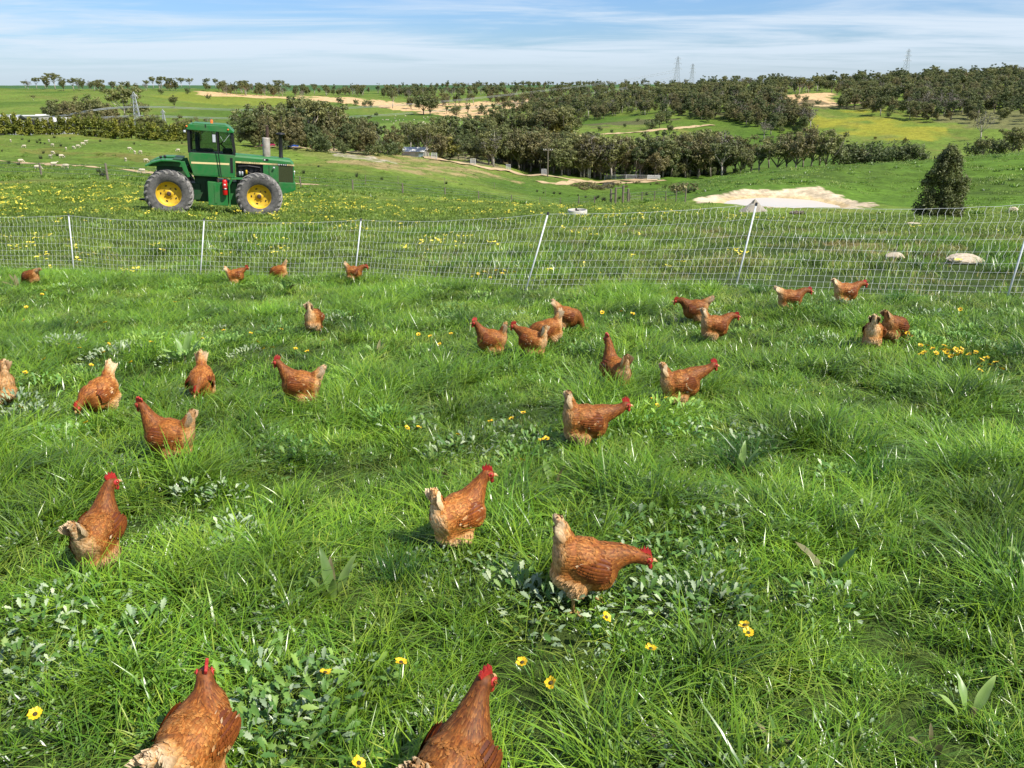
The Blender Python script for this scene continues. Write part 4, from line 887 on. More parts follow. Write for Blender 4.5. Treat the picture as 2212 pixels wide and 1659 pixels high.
    m = MB(); m.lathe([(.055, 3.49), (.055, 3.51), (.045, 3.52), (.048, 3.60), (.035, 3.625), (.001, 3.63)], 18, M=Matrix.Translation((-.02, .05, 0))); m.build('beacon', ORANGE, roof, smooth=True)
    for x, z in ((-.90, 3.37), (.60, 3.32)):
        m = MB(); m.lathe([(.001, -.03), (.03, -.025), (.035, 0)], 12, 'y', M=Matrix.Translation((x, -yc - .055, z))); m.build('marker_lamp', ORANGE, roof, smooth=True)
    m = MB(); m.lathe([(.001, -.05), (.05, -.04), (.055, .03), (.001, .05)], 12, 'y', M=Matrix.Translation((-.99, -yc + .02, 3.17)) @ Matrix.Rotation(R(90), 4, 'Z')); m.tube([(-.99, -yc + .02, 3.2), (-.90, -yc + .05, 3.27)], .012, 6); m.build('rear_work_lamp', GREYL, roof, smooth=True)
    # ---- bonnet, engine bay, grille
    hood = bpy.data.objects.new('bonnet', None); link(hood, T); yh = .46
    m = MB(); sec = []
    for x, zt in ((.80, 2.38), (1.6, 2.345), (2.5, 2.305), (2.93, 2.27), (3.05, 2.14), (3.08, 2.05)):
        zb = 2.06 - .04 * (x - .8) / 2.3; c = min(.10, zt - zb - .01)
        sec.append([(x, -yh, zb), (x, -yh, zt - c), (x, -yh + c * .35, zt - c * .3), (x, -yh + c, zt), (x, 0, zt + .015), (x, yh - c, zt), (x, yh - c * .35, zt - c * .3), (x, yh, zt - c), (x, yh, zb)])
    vs = [p for s_ in sec for p in s_]; k = 9; fs = [(i*k+j, i*k+j+1, (i+1)*k+j+1, (i+1)*k+j) for i in range(len(sec)-1) for j in range(k-1)] + [tuple(range(k))[::-1], tuple((len(sec)-1)*k+j for j in range(k))] + [(i*k, (i+1)*k, (i+1)*k+8, i*k+8) for i in range(len(sec)-1)]
    m.add(vs, fs); m.build('bonnet_panel', GREEN, hood, bevel=.01)
    def zs(x): return 2.06 - .04 * (x - .8) / 2.3
    def strip(x0, x1, z0, z1, name, mt, y=.004):
        q = MB(); q.add([(x0, -yh - y, zs(x0) + z0), (x1, -yh - y, zs(x1) + z0), (x1, -yh - y, zs(x1) + z1), (x0, -yh - y, zs(x0) + z1)], [(0,1,2,3)]); return q.build(name, mt, hood, fix=False)
    strip(.82, 3.075, 0.0, .062, 'stripe', CREAM)
    strip(2.42, 2.80, -.004, .066, 'number_plate', BLACK, .007)
    for i in range(9): strip(1.98 + i * .048, 1.98 + i * .048 + .004 + .0028 * i, 0.0, .062, 'stripe_bar', BLACK, .006)
    for i in range(6): strip(2.83 + i * .04, 2.83 + i * .04 + .022 - .002 * i, 0.0, .062, 'stripe_bar', BLACK, .006)
    def lettering(text, x, z, h, width, mt, y):
        cu = bpy.data.curves.new('t', 'FONT'); cu.body = text; cu.size = 1.0; cu.extrude = 0.0; cu.space_character = 1.15
        o = bpy.data.objects.new('t', cu); COL.objects.link(o); dg = bpy.context.evaluated_depsgraph_get(); dg.update()
        me_ = bpy.data.meshes.new_from_object(o.evaluated_get(dg)); bpy.data.objects.remove(o)
        c = np.empty(len(me_.vertices) * 3); me_.vertices.foreach_get('co', c); c = c.reshape(-1, 3); lo, hi = c.min(0), c.max(0)
        out = np.empty_like(c); out[:, 0] = x + (c[:, 0] - lo[0]) / (hi[0] - lo[0]) * width; out[:, 1] = -yh - y; out[:, 2] = np.array([zs(v) for v in out[:, 0]]) + z + (c[:, 1] - lo[1]) / (hi[1] - lo[1]) * h
        me_.vertices.foreach_set('co', out.ravel()); me_.materials.clear(); me_.materials.append(mt); me_.update()
        link(bpy.data.objects.new('lettering', me_), hood)
    lettering('JOHN DEERE', 1.02, .004, .055, .72, BLACK, .0075); lettering('8440', 2.45, .006, .050, .32, WHITE, .011)
    m = MB(); m.box(1.88, 2.08, -yh - .012, -yh, 2.18, 2.26); bd = m.build('badge', BLACK, hood); m = MB(); m.box(1.90, 1.96, -yh - .016, -yh - .013, 2.20, 2.24); m.build('badge_mark', WHITE, bd)
    # engine block with pipes and filters
    eng = bpy.data.objects.new('engine', None); link(eng, T)
    m = MB(); m.box(.82, 1.95, -.30, .30, 1.28, 2.04); 
    for i in range(5): m.box(.95 + i * .2, 1.07 + i * .2, -.37, -.30, 1.5, 1.95)
    m.tube([(.9, -.40, 1.92), (1.3, -.42, 1.95), (1.75, -.40, 1.9)], .035, 8); m.tube([(1.0, -.4, 1.5), (1.2, -.42, 1.75), (1.6, -.4, 1.6)], .022, 8); m.lathe([(.09, -.45), (.10, -.40), (.06, -.33)], 16, 'y', M=Matrix.Translation((1.68, 0, 1.72)))
    m.build('engine_block', BLACK, eng, bevel=.012)
    for x, c_, z in ((.96, GREYL, 1.62), (1.06, GREYL, 1.62), (1.22, YEL, 1.68)):
        q = MB(); q.lathe([(.001, 0), (.038, 0), (.038, .15), (.03, .17), (.001, .175)], 14, M=Matrix.Translation((x, -.44, z - .06))); q.build('filter', c_, eng, smooth=True)
    m = MB(); m.box(1.86, 2.44, -yh + .004, yh - .004, 1.36, 2.015); m.build('side_panel', GREEN, hood, bevel=.012)
    m = MB(); m.box(2.08, 2.10, -yh - .002, -yh + .006, 1.38, 2.0); m.build('panel_seam', BLACK, hood)
    m = MB(); m.tube([(2.28, -yh, 1.90), (2.28, -yh - .07, 1.92)], .012, 6); m.lathe([(.001, -.02), (.04, -.015), (.04, .02), (.001, .025)], 12, 'y', M=Matrix.Translation((2.28, -yh - .08, 1.93))); m.build('side_lamp', GREYL, hood, smooth=True)
    m = MB(); m.box(2.44, 3.03, -yh + .05, yh - .05, 1.36, 2.0); m.build('grille_core', BLACK, hood)
    for i in range(19):
        x = 2.46 + i * .0305; m = MB(); m.box(x, x + .013, -yh - .002, -yh + .055, 1.37, 1.995); m.build('grille_bar', mat('grille_bar_paint', (0.10, 0.12, 0.045), .5) if i == 0 else bpy.data.materials['grille_bar_paint'], hood)
    for i in range(22):
        y = -.43 + i * .041; m = MB(); m.box(3.03, 3.06, y - .006, y + .006, 1.37, 1.995); m.build('grille_bar', bpy.data.materials['grille_bar_paint'], hood)
    m = MB(); m.box(3.03, 3.075, -yh, -yh + .03, 1.36, 2.0); m.box(3.03, 3.075, yh - .03, yh, 1.36, 2.0); m.box(2.435, 2.46, -yh, -yh + .04, 1.36, 2.0); m.build('grille_frame', GREEN, hood)
    m = MB(); m.prism([(2.44, 1.36), (3.12, 1.36), (3.12, 1.06), (2.98, 1.0), (2.58, .88), (2.40, .95)], -yh - .02, yh + .02); m.build('front_bumper', GREEN, T, bevel=.02)
    for y in (-.3, .3):
        m = MB(); m.lathe([(.001, .03), (.07, .02), (.08, -.03)], 16, M=Matrix.Translation((3.07, y, 2.0 - .3)) @ Matrix.Rotation(R(90), 4, 'Y')); m.build('headlamp', GREYL, hood, smooth=True)
    m = MB(); m.lathe([(.001, .02), (.035, .015), (.04, -.03)], 12, M=Matrix.Translation((3.09, -yh + .02, 1.80)) @ Matrix.Rotation(R(90), 4, 'Y')); m.build('indicator_lamp', WHITE, hood, smooth=True)
    # exhaust and air intake stacks
    m = MB(); m.lathe([(.001, 2.25), (.145, 2.25), (.15, 2.30), (.15, 3.02), (.14, 3.06), (.06, 3.07)], 24, M=Matrix.Translation((2.02, -.10, 0))); mf = m.build('muffler', MUF, T, smooth=True)
    m = MB(); m.tube([(2.07, -.10, 3.05), (2.07, -.10, 3.5)], .062, 14); m.add([(1.94, -.17, 3.525), (2.15, -.17, 3.51), (2.15, -.03, 3.51), (1.94, -.03, 3.525), (1.94, -.17, 3.54), (2.15, -.17, 3.525), (2.15, -.03, 3.525), (1.94, -.03, 3.54)], [(3,2,1,0),(4,5,6,7),(0,1,5,4),(1,2,6,5),(2,3,7,6),(3,0,4,7)]); m.build('exhaust_pipe', RUST, mf)
    m = MB(); m.lathe([(.11, 2.24), (.10, 2.30), (.078, 2.36), (.074, 3.14), (.085, 3.16), (.18, 3.20), (.185, 3.24), (.12, 3.275), (.001, 3.285)], 24, M=Matrix.Translation((2.58, -.10, 0))); m.build('air_intake', BLACK, T, smooth=True)
    # fuel tank, step, extinguisher
    m = MB(); m.prism([(-.25, 1.33), (-.25, .44), (.50, .42), (.50, 1.28)], -.92, -.42); m.prism([(-.02, 1.22), (-.02, .5), (.08, .5), (.08, 1.22)], -.935, -.915); m.build('fuel_tank', GREEN, T, bevel=.015)
    m = MB(); m.lathe([(.05, 1.32), (.05, 1.40), (.055, 1.41), (.055, 1.43), (.001, 1.435)], 14, M=Matrix.Translation((.14, -.78, 0))); m.build('filler_cap', RUST, T)
    m = MB(); m.prism([(.52, .40), (.58, .40), (.58, 1.22), (.70, 1.45), (1.20, 1.46), (1.20, 1.50), (.64, 1.50), (.52, 1.26)], -.98, -.45); m.box(.58, .82, -.62, -.58, .42, 1.28); m.build('step_guard', GREEN, T, bevel=.012)
    for sd in (1,):
        m = MB(); m.prism([(-.25, 1.33), (-.25, .44), (.50, .42), (.50, 1.28)], .42, .92); m.build('fuel_tank', GREEN, T, bevel=.015)
    ex = MB(); ex.lathe([(.001, .86), (.085, .86), (.095, .88), (.095, 1.36), (.08, 1.42), (.04, 1.45), (.001, 1.455)], 20, M=Matrix.Translation((.39, -1.03, 0))); e = ex.build('fire_extinguisher', RED, T, smooth=True)
    m = MB(); m.lathe([(.097, 1.05), (.098, 1.055), (.098, 1.10), (.097, 1.105)], 20, M=Matrix.Translation((.39, -1.03, 0))); m.lathe([(.097, 1.16), (.099, 1.165), (.099, 1.18), (.097, 1.185)], 20, M=Matrix.Translation((.39, -1.03, 0))); m.build('bracket', BLACK, e)
    m = MB(); m.box(.36, .43, -1.129, -1.120, 1.24, 1.29); m.box(.38, .45, -1.129, -1.12, 1.09, 1.13); m.build('printed_label', WHITE, e)
    m = MB(); m.tube([(.39, -1.03, 1.44), (.39, -1.03, 1.50)], .025, 8); m.box(.36, .50, -1.05, -1.01, 1.47, 1.50); m.build('valve', BLACK, e)
    m = MB(); m.tube([(-.95, -.4, 1.45), (-.8, -.46, 1.62), (-.72, -.42, 1.4)], .025, 7); m.tube([(-1.0, -.3, 1.4), (-.85, -.36, 1.7), (-.7, -.3, 1.35)], .02, 7); m.build('hydraulic_hose', BLACK, T, smooth=True)
    return T
build_tractor()
# ------------------------------------------------------------------ electric poultry netting
def poultry_net():
    WH = mat('net_white', (0.80, 0.82, 0.80), 0.5); POST = mat('post_white', (0.72, 0.74, 0.75), 0.35, noise=0.2, scale=30); CAP = mat('post_cap_black', (0.02, 0.02, 0.022), 0.4); STEEL = mat('spike_steel', (0.3, 0.3, 0.3), 0.4, 0.8)
    tops = [(-440,455),(-150,460),(148,463),(441,473),(780,473),(1184,460),(1634,440),(2238,437),(2790,430)]
    base = [Vector((x, y, h1(x, y))) for x, y in _netp]
    posts = []
    for b, (X, Y) in zip(base, tops):
        t = at(X, Y, depth_of(b)); posts.append((b, t))
    root = empty('netting_fence', base[2]); O = base[2]
    tag(root, 'white electric poultry netting on leaning white posts across the paddock', 'fence')
    for b, t in posts:
        d = (t - b).normalized()
        m = MB(); m.tube([b - d * .02, b.lerp(t, .5) + Vector((.004, 0, 0)), t], .0115, 8); p = m.build('post', POST, root, smooth=True, origin=O)
        m = MB(); m.tube([t - d * .03, t + d * .012], .016, 8); m.build('cap', CAP, p, origin=O)
        m = MB(); m.tube([b - d * .12, b - d * .02], .005, 6); m.build('spike', STEEL, p, origin=O)
    rows = [.035, .09, .15, .218, .298, .388, .51, .64, .82, .985]
    lr = random.Random(3)
    for i in range(len(posts) - 1):
        (b0, t0), (b1, t1) = posts[i], posts[i+1]
        L_ = (b1 - b0).length; sag = .055 if i != 5 else .03; n = max(8, int(L_ / .080)); ph = lr.uniform(0, 6)
        def pt(u, f):
            b = b0.lerp(b1, u); b.z = b.z + (h1(b.x, b.y) - b.z) * .8; t = t0.lerp(t1, u); q = b.lerp(t, f); s = 4 * u * (1 - u)
            q = q + Vector((0, .03 * math.sin(u * 5 + f * 4 + ph), -sag * s * f)); return q
        for f in rows:
            m = MB(); m.tube([pt(k / 16, f) + Vector((0, 0, lr.uniform(-.004, .004))) for k in range(17)], .0010 if f < .97 else .0017, 4); m.build('horizontal_strand', WH, root, origin=O)
        for k in range(1, n):
            u = k / n; pts = []; wv = lr.uniform(.5, 1.2)
            for j in range(len(rows)):
                f0 = rows[j]; pts.append(pt(u, f0))
                if j < len(rows) - 1:
                    f1 = rows[j+1]; cell = (f1 - f0); along = (b1 - b0).normalized()
                    a = .06 * cell * wv * (1.6 if f0 > .25 else .8); s = pt(u, f0 + cell * .33) + along * a; e = pt(u, f0 + cell * .67) - along * a; pts += [s, e]
            m = MB(); m.tube(pts, .0012, 3, caps=False); m.build('vertical_strand', WH, root, fix=False, origin=O)
poultry_net()
# ------------------------------------------------------------------ farm fences and yards
M_WOOD = mat('grey_timber', (0.24, 0.20, 0.15), 0.9, noise=0.4, scale=6, bump=0.4); M_WIRE = mat('fence_wire', (0.25, 0.25, 0.25), 0.5, 0.5)
def wire_fence(name, pix, label, h=1.2, r=.085, wires=(.35, .65, .95), wr=.012, dmin=20, lean=0.05):
    P_ = [p for p in gnd_many(pix, dmin) if p is not None]; O = P_[0]; root = empty(name, O); tag(root, label, 'fence')
    for p in P_:
        m = MB(); hh = h * rnd.uniform(.9, 1.08); tp = p + Vector((rnd.uniform(-lean, lean), 0, hh)); m.tube([p - Vector((0, 0, .1)), tp], [r, r * .85], 8); m.build('post', M_WOOD, root, smooth=False, origin=O)
    for f in wires:
        m = MB()
        pts = []
        for a, b in zip(P_[:-1], P_[1:]):
            for k in range(4):
                q = a.lerp(b, k / 4); q.z = q.z * .4 + h1(q.x, q.y) * .6; pts.append(q + Vector((0, 0, h * f)))
        pts.append(P_[-1] + Vector((0, 0, h * f))); m.tube(pts, wr, 4); m.build('wire', M_WIRE, root, origin=O)
    return root
wire_fence('paddock_fence', [(-60,376),(90,381),(233,388),(390,394),(520,399),(650,404),(762,411),(870,417),(962,424),(1034,430),(1105,436),(1166,438.5),(1210,440),(1250,441.5),(1284,442)], 'post and wire paddock fence running from behind the tractor down into the valley', 1.25, .1)
wire_fence('dam_fence', [(1360,437),(1386,434.5),(1413,433.5),(1438,434.5),(1460,436),(1480,437)], 'thin post and wire fence ending at the sandy dam bank', 1.2, .07)
wire_fence('hill_fence', [(790,400),(860,398),(960,399),(1068,408),(1178,424)], 'line of thin steel droppers on the worn green slope', 1.5, .05, wires=(.5, .9), wr=.008)
def strainer():
    P_ = gnd_many([(1319,440),(1329,440.5),(1345,439),(1356,438)]); O = P_[0]; root = empty('gate_strainer', O); tag(root, 'timber strainer posts with rails at the gateway of the paddock fence', 'gate')
    for i, p in enumerate(P_):
        m = MB(); m.tube([p, p + Vector((0, 0, (1.9, 2.1, 2.3, 1.8)[i]))], .14, 8); m.build('post', M_WOOD, root, origin=O)
    for a, b, z in ((0, 1, 1.3), (2, 3, 1.3), (1, 2, 2.0)):
        m = MB(); m.tube([P_[a] + Vector((0, 0, z)), P_[b] + Vector((0, 0, z))], .07, 6); m.build('rail', M_WOOD, root, origin=O)
strainer()
def stock_yard():
    root = None
    pts = [p for p in gnd_many([(1306,389),(1330,388),(1352,387.5),(1375,388),(1398,389),(1425,389)], 150)]
    O = pts[0]; root = empty('stock_yard', O); tag(root, 'pale steel rail stock yard below the dark trees beside the sandy road', 'stockyard'); W = mat('galvanised_rail', (0.55, 0.56, 0.55), 0.5, 0.3)
    for p in pts:
        m = MB(); m.tube([p, p + Vector((0, 0, 1.7))], .12, 6); m.build('post', W, root, origin=O)
    for z in (.4, .85, 1.3, 1.65):
        m = MB(); m.tube([p + Vector((0, 0, z)) for p in pts], .07, 5); m.build('rail', W, root, origin=O)
stock_yard()
def tree_guard(X, Y):
    p = gnd(X, Y, 100); root = empty('tree_guard', p); tag(root, 'pale mesh tree guard standing along the sandy ridge road', 'tree guard', 'tree guards along the ridge road'); W = bpy.data.materials['galvanised_rail']
    for i, (x, y) in enumerate(((-.8, -.8), (.8, -.8), (.8, .8), (-.8, .8))):
        m = MB(); m.tube([(x, y, 0), (x, y, 1.9)], .06, 5); m.build('stake', W, root)
    for z in (.2, .6, 1.0, 1.4, 1.85):
        m = MB(); m.tube([(-.8, -.8, z), (.8, -.8, z), (.8, .8, z), (-.8, .8, z), (-.8, -.8, z)], .045, 4); m.build('mesh_ring', W, root)
for X, Y in ((856,333),(938,344),(1022,356),(1098,367.5),(1175,378)): tree_guard(X, Y)
def utility_pole(X, Y, h, label, arm=True):
    p = gnd(X, Y, 100); root = empty('utility_pole', p); tag(root, label, 'utility pole')
    m = MB(); m.tube([(0, 0, -.3), (0, 0, h)], [.22, .16], 8); m.build('pole', M_WOOD, root)
    if arm:
        m = MB(); m.box(-1.5, 1.5, -.1, .1, h - .7, h - .45); ar = m.build('crossarm', M_WOOD, root)
        for x in (-1.4, -.7, .7, 1.4):
            m = MB(); m.lathe([(.001, 0), (.09, 0), (.1, .12), (.05, .3), (.001, .32)], 8, M=Matrix.Translation((x, 0, h - .45))); m.build('insulator', bpy.data.materials['net_white'], ar)
utility_pole(1183, 382, 9.0, 'dark timber power pole with crossarm beside the ridge road at the wood edge')
utility_pole(612, 314, 9.6, 'pale power pole rising behind the tractor exhaust stacks')
utility_pole(797, 325, 3.0, 'short pale post without crossarm beside the ridge road', False)
# ------------------------------------------------------------------ trees
M_BARK = mat('gum_bark', (0.30, 0.26, 0.21), 0.9, scale=2.0, col2=(0.12, 0.09, 0.07), bump=0.4); M_BARK_PALE = mat('pale_gum_bark', (0.55, 0.50, 0.43), 0.8, scale=1.5, col2=(0.25, 0.2, 0.16), bump=0.3); M_BARK_DARK = mat('dark_bark', (0.07, 0.055, 0.045), 0.9, noise=.4, scale=3)
def crown_mat(name, a, b): return leaf_mat(name, a, b, rough=0.6, trans=0.28, vary=0.30)
M_OLIVE = crown_mat('olive_foliage', (0.095, 0.108, 0.032), (0.260, 0.270, 0.085)); M_BROWN = crown_mat('brown_foliage', (0.105, 0.100, 0.036), (0.265, 0.235, 0.085)); M_GREEN = crown_mat('green_foliage', (0.065, 0.090, 0.028), (0.185, 0.22, 0.070))
M_GREY = crown_mat('grey_foliage', (0.085, 0.082, 0.055), (0.21, 0.19, 0.13)); M_GOLD = crown_mat('golden_foliage', (0.13, 0.12, 0.02), (0.30, 0.26, 0.045)); M_HEDGE = crown_mat('hedge_foliage', (0.10, 0.12, 0.014), (0.30, 0.31, 0.035))
M_BUSH = crown_mat('evergreen_foliage', (0.070, 0.085, 0.022), (0.20, 0.215, 0.060))
def leaves(mb, c, rx, rz, n, s, lr, shell=.5):
    br = lr.uniform(.15, .85)
    for _ in range(n):
        d = Vector((lr.gauss(0, 1), lr.gauss(0, 1), lr.gauss(0, 1))).normalized(); k = (shell + (1 - shell) * lr.random()) if lr.random() < .8 else lr.random()
        p = Vector((c[0] + d.x * rx * k, c[1] + d.y * rx * k, c[2] + d.z * rz * k)); ss = s * lr.uniform(.6, 1.4)
        nrm = (d + Vector((lr.uniform(-.9, .9), lr.uniform(-.9, .9), lr.uniform(-.5, 1.1)))).normalized(); a = nrm.orthogonal().normalized(); b = nrm.cross(a); w = lr.uniform(0, 6.28)
        u = a * math.cos(w) + b * math.sin(w); v = nrm.cross(u); r1 = min(1, max(0, br + lr.uniform(-.25, .25)))
        mb.add([p - u * ss, p + v * ss * .45 - u * ss * .2, p + u * ss, p - v * ss * .45 + u * ss * .1], [(0, 1, 2, 3)], [(r1, lr.random(), 0)] * 4)
def gum(seed, Ht, spread, style, fol, bark, nleaf=2400, leaf=.30):
    lr = random.Random(seed); tr = MB(); cr = MB(); tips = []
    fork = Ht * {'umbrella': .45, 'round': .22, 'tall': .30, 'bushy': .12, 'dead': .3}[style]
    base_dir = Vector((lr.uniform(-.12, .12), lr.uniform(-.12, .12), 1)); f = base_dir * fork; r0 = Ht * .022
    tr.tube([(0, 0, -.4), f * .5 + Vector((lr.uniform(-.1, .1), lr.uniform(-.1, .1), 0)) * Ht * .1, f], [r0 * 1.3, r0, r0 * .8], 7)
    nl = {'umbrella': 7, 'round': 8, 'tall': 6, 'bushy': 8, 'dead': 8}[style]
    for i in range(nl):
        a = 6.283 * i / nl + lr.uniform(-.4, .4); rad = spread * lr.uniform(.35, 1.0); top = Ht * ({'umbrella': lr.uniform(.80, .95), 'round': lr.uniform(.5, .92), 'tall': lr.uniform(.62, .97), 'bushy': lr.uniform(.35, .9), 'dead': lr.uniform(.6, 1)}[style])
        if i == 0: rad *= .15; top = Ht * .95
        e = Vector((math.cos(a) * rad, math.sin(a) * rad, top)); st = f * lr.uniform(.7, 1.0); mid = st.lerp(e, .5) + Vector((math.cos(a) * rad * .18, math.sin(a) * rad * .18, -Ht * .03))
        tr.tube([st, mid, e], [r0 * .6, r0 * .38, r0 * .12], 5); tips.append(e); tips.append(mid.lerp(e, .45) + Vector((lr.uniform(-1, 1), lr.uniform(-1, 1), 0)) * spread * .22)
        for _ in range(2):
            q = st.lerp(e, lr.uniform(.4, .8)); e2 = q + Vector((lr.uniform(-1, 1), lr.uniform(-1, 1), lr.uniform(.2, .9))) * spread * .34; tr.tube([q, e2], [r0 * .25, r0 * .07], 4, caps=False); tips.append(e2)
    n1 = int(nleaf / len(tips))
    for t in tips:
        rr = spread * lr.uniform(.20, .36); leaves(cr, t, rr, rr * (.55 if style == 'umbrella' else .75), n1, leaf, lr)
    if style in ('round', 'bushy'):
        for _ in range(7 if style == 'round' else 12):
            t = Vector((lr.uniform(-.6, .6) * spread, lr.uniform(-.6, .6) * spread, Ht * lr.uniform(.30 if style == 'round' else .12, .6))); leaves(cr, t, spread * .34, spread * .3, n1, leaf, lr)
    return tr.mesh('trunk', bark, True), cr.mesh('crown', fol, False)
def tall_hint(): pass
KINDS = {}
def kind(name, n, *args, **kw): KINDS[name] = [gum(100 * len(KINDS) + i, *args, **kw) for i in range(n)]
kind('spreading', 4, 12, 4.6, 'umbrella', M_OLIVE, M_BARK_PALE); kind('rounded', 4, 10, 4.2, 'round', M_OLIVE, M_BARK); kind('tall', 4, 14, 3.6, 'tall', M_GREEN, M_BARK)
kind('brown-tinged', 3, 11, 4.0, 'round', M_BROWN, M_BARK); kind('grey sparse', 3, 10, 3.8, 'tall', M_GREY, M_BARK_PALE, nleaf=420); kind('bushy', 3, 6, 3.2, 'bushy', M_GREEN, M_BARK_DARK, nleaf=700); kind('golden', 2, 5, 2.6, 'bushy', M_GOLD, M_BARK_DARK, nleaf=600)
KH = {'spreading': 12, 'rounded': 10, 'tall': 14, 'brown-tinged': 11, 'grey sparse': 10, 'bushy': 6, 'golden': 5}
KD = {'spreading': 'spreading umbrella-crowned gum tree', 'rounded': 'round-crowned olive gum tree', 'tall': 'tall narrow dark green gum tree', 'brown-tinged': 'brown-tinged dense gum tree', 'grey sparse': 'grey thin-leaved gum tree with bare limbs', 'bushy': 'low bushy dark green tree', 'golden': 'small golden-green wattle tree'}
placed = []
tree_count = 0
def put_tree(p, h, kd, place, group):
    global tree_count
    lr_ = rnd; tm, cm = lr_.choice(KINDS[kd]); s = h / KH[kd]
    root = empty('gum_tree' if kd != 'golden' else 'wattle_tree', (p.x, p.y, p.z - .1), (0, 0, lr_.uniform(0, 6.28)), 1); root.scale = (s * lr_.uniform(.9, 1.25), s * lr_.uniform(.9, 1.25), s)
    tag(root, KD[kd] + ' ' + place, 'tree', group)
    link(bpy.data.objects.new('trunk', tm), root); link(bpy.data.objects.new('crown', cm), root); tree_count += 1
def px_h(p, dY): return dY * SY / FOC * depth_of(p) * 1.03
def row(items, place, group, d=None):
    """items: (X, Ybase, pixel height, kind[, distance])"""
    for it in items:
        X, Y, hh, kd = it[:4]
        if len(it) > 4: q = at(X, Y, it[4]); p = Vector((q.x, q.y, h1(q.x, q.y))); top = at(X, Y - hh, it[4]).z; put_tree(p, max(2, top - p.z), kd, place, group)
        else:
            p = gnd(X, Y, 30)
            if p is not None: put_tree(p, px_h(p, hh), kd, place, group)
def poly_pts(poly, n, seed, mind=0):
    lr_ = random.Random(seed); xs = [p[0] for p in poly]; ys = [p[1] for p in poly]; out = []; tries = 0
    while len(out) < n and tries < n * 60:
        tries += 1; X, Y = lr_.uniform(min(xs), max(xs)), lr_.uniform(min(ys), max(ys))
        if inside(np.array([X]), np.array([Y]), poly)[0] and all(abs(X - a) > mind or abs(Y - b) > mind * .5 for a, b in out): out.append((X, Y))
    return out
def wood(poly, n, hr, kinds, place, group, seed, mind=0, d0=100):
    lr_ = random.Random(seed)
    pts_ = poly_pts(poly, n, seed, mind)
    for (X, Y), p in zip(pts_, gnd_many(pts_, d0)):
        if p is None: continue
        put_tree(p, lr_.uniform(*hr), lr_.choice(kinds), place, group)
ALLK = ['spreading', 'rounded', 'tall', 'brown-tinged', 'rounded', 'tall', 'grey sparse']
# big gums just over the ridge behind the tractor
row([(462,312,58,'grey sparse',275),(500,314,50,'grey sparse',275),(545,316,92,'rounded',278),(575,317,98,'brown-tinged',290),(600,318,88,'rounded',270),(640,318,112,'spreading',285),(672,320,108,'spreading',275),(705,322,104,'rounded',280),(735,324,96,'brown-tinged',275),
     (768,328,78,'spreading',280),(792,330,70,'brown-tinged',285),(815,333,66,'grey sparse',280),(838,336,52,'grey sparse',285),(856,338,44,'bushy',290),(520,316,60,'bushy',272),(560,317,56,'bushy',270),(590,318,50,'bushy',268),(740,323,50,'bushy',270),(778,327,44,'bushy',272),(822,333,38,'bushy',276),(650,317,84,'brown-tinged',300),(685,318,88,'rounded',305),(720,320,80,'spreading',305),(560,315,84,'rounded',310),(610,315,90,'brown-tinged',315),(660,318,60,'bushy',268),(700,320,52,'bushy',268),(620,317,50,'bushy',266)], 'just behind the ridge road, beyond the tractor', 'big gums behind the ridge road')
# valley trees around the white-roofed shed
row([(885,318,58,'spreading',345),(905,324,62,'rounded',335),(925,330,66,'spreading',325),(950,338,50,'brown-tinged',315),(972,340,46,'golden',330),(990,344,54,'tall',330),(1005,345,42,'rounded',320),(1030,352,48,'rounded',315),(1055,356,52,'tall',315),
     (940,312,60,'rounded',380),(965,312,64,'rounded',385),(985,310,62,'tall',390),(1010,306,60,'rounded',400),(1030,305,58,'tall',400),(1050,300,62,'rounded',420),(1075,300,70,'rounded',430),(1100,300,66,'tall',425),(1120,298,60,'tall',430),(1140,298,58,'rounded',430),(1160,300,62,'rounded',425),(1178,302,82,'brown-tinged',420),(1200,302,64,'golden',420),(1215,300,70,'rounded',420),(1235,298,64,'rounded',425)], 'among the farm sheds in the valley', 'trees among the valley sheds')
wood([(1040,352),(1150,350),(1280,372),(1330,384),(1260,386),(1180,376),(1060,360)], 50, (11, 16), ['tall', 'rounded', 'rounded', 'brown-tinged', 'grey sparse'], 'in the dark belt along the valley floor', 'valley floor gum belt', 5, 4)
wood([(1250,388),(1470,388),(1620,372),(1560,368),(1380,372),(1260,378)], 52, (11, 17), ['tall', 'rounded', 'rounded', 'brown-tinged', 'grey sparse'], 'standing behind the stock yard at the valley foot', 'gums behind the stock yard', 6, 4)
row([(1480,386,84,'tall',310),(1510,384,80,'rounded',320),(1535,382,88,'tall',315),(1585,378,86,'rounded',320),(1622,374,84,'brown-tinged',315),(1660,370,80,'tall',320),(1700,366,84,'rounded',300),(1735,362,88,'rounded',300),(1770,360,76,'tall',310),(1800,358,60,'rounded',300),(1825,356,54,'bushy',300),(1855,354,46,'bushy',300),(1880,352,44,'bushy',300),(1912,350,44,'bushy',310),(1940,350,46,'bushy',300),(1970,348,40,'bushy',300),(2105,341,44,'bushy',300),(2135,340,44,'bushy',310),(2168,337,52,'bushy',300),(2200,334,60,'rounded',310),(1560,378,74,'spreading',300),(1600,374,66,'rounded',300),(1640,370,72,'tall',290),(1680,366,78,'rounded',285),(1720,362,78,'brown-tinged',280),(1752,360,92,'brown-tinged',290),(1785,357,80,'rounded',280),(1812,356,52,'bushy',290),(1840,354,48,'bushy',300),(1868,352,40,'grey sparse',300),(1895,350,46,'bushy',290),(1925,350,46,'bushy',300),(1955,349,44,'bushy',300),(1990,346,34,'bushy',300),(2120,340,48,'rounded',290),(2150,338,40,'bushy',300),(2185,335,62,'rounded',290),(2215,332,70,'tall',290),(2245,330,60,'rounded',290)], 'just over the crest of the green hill', 'trees over the green hill crest')
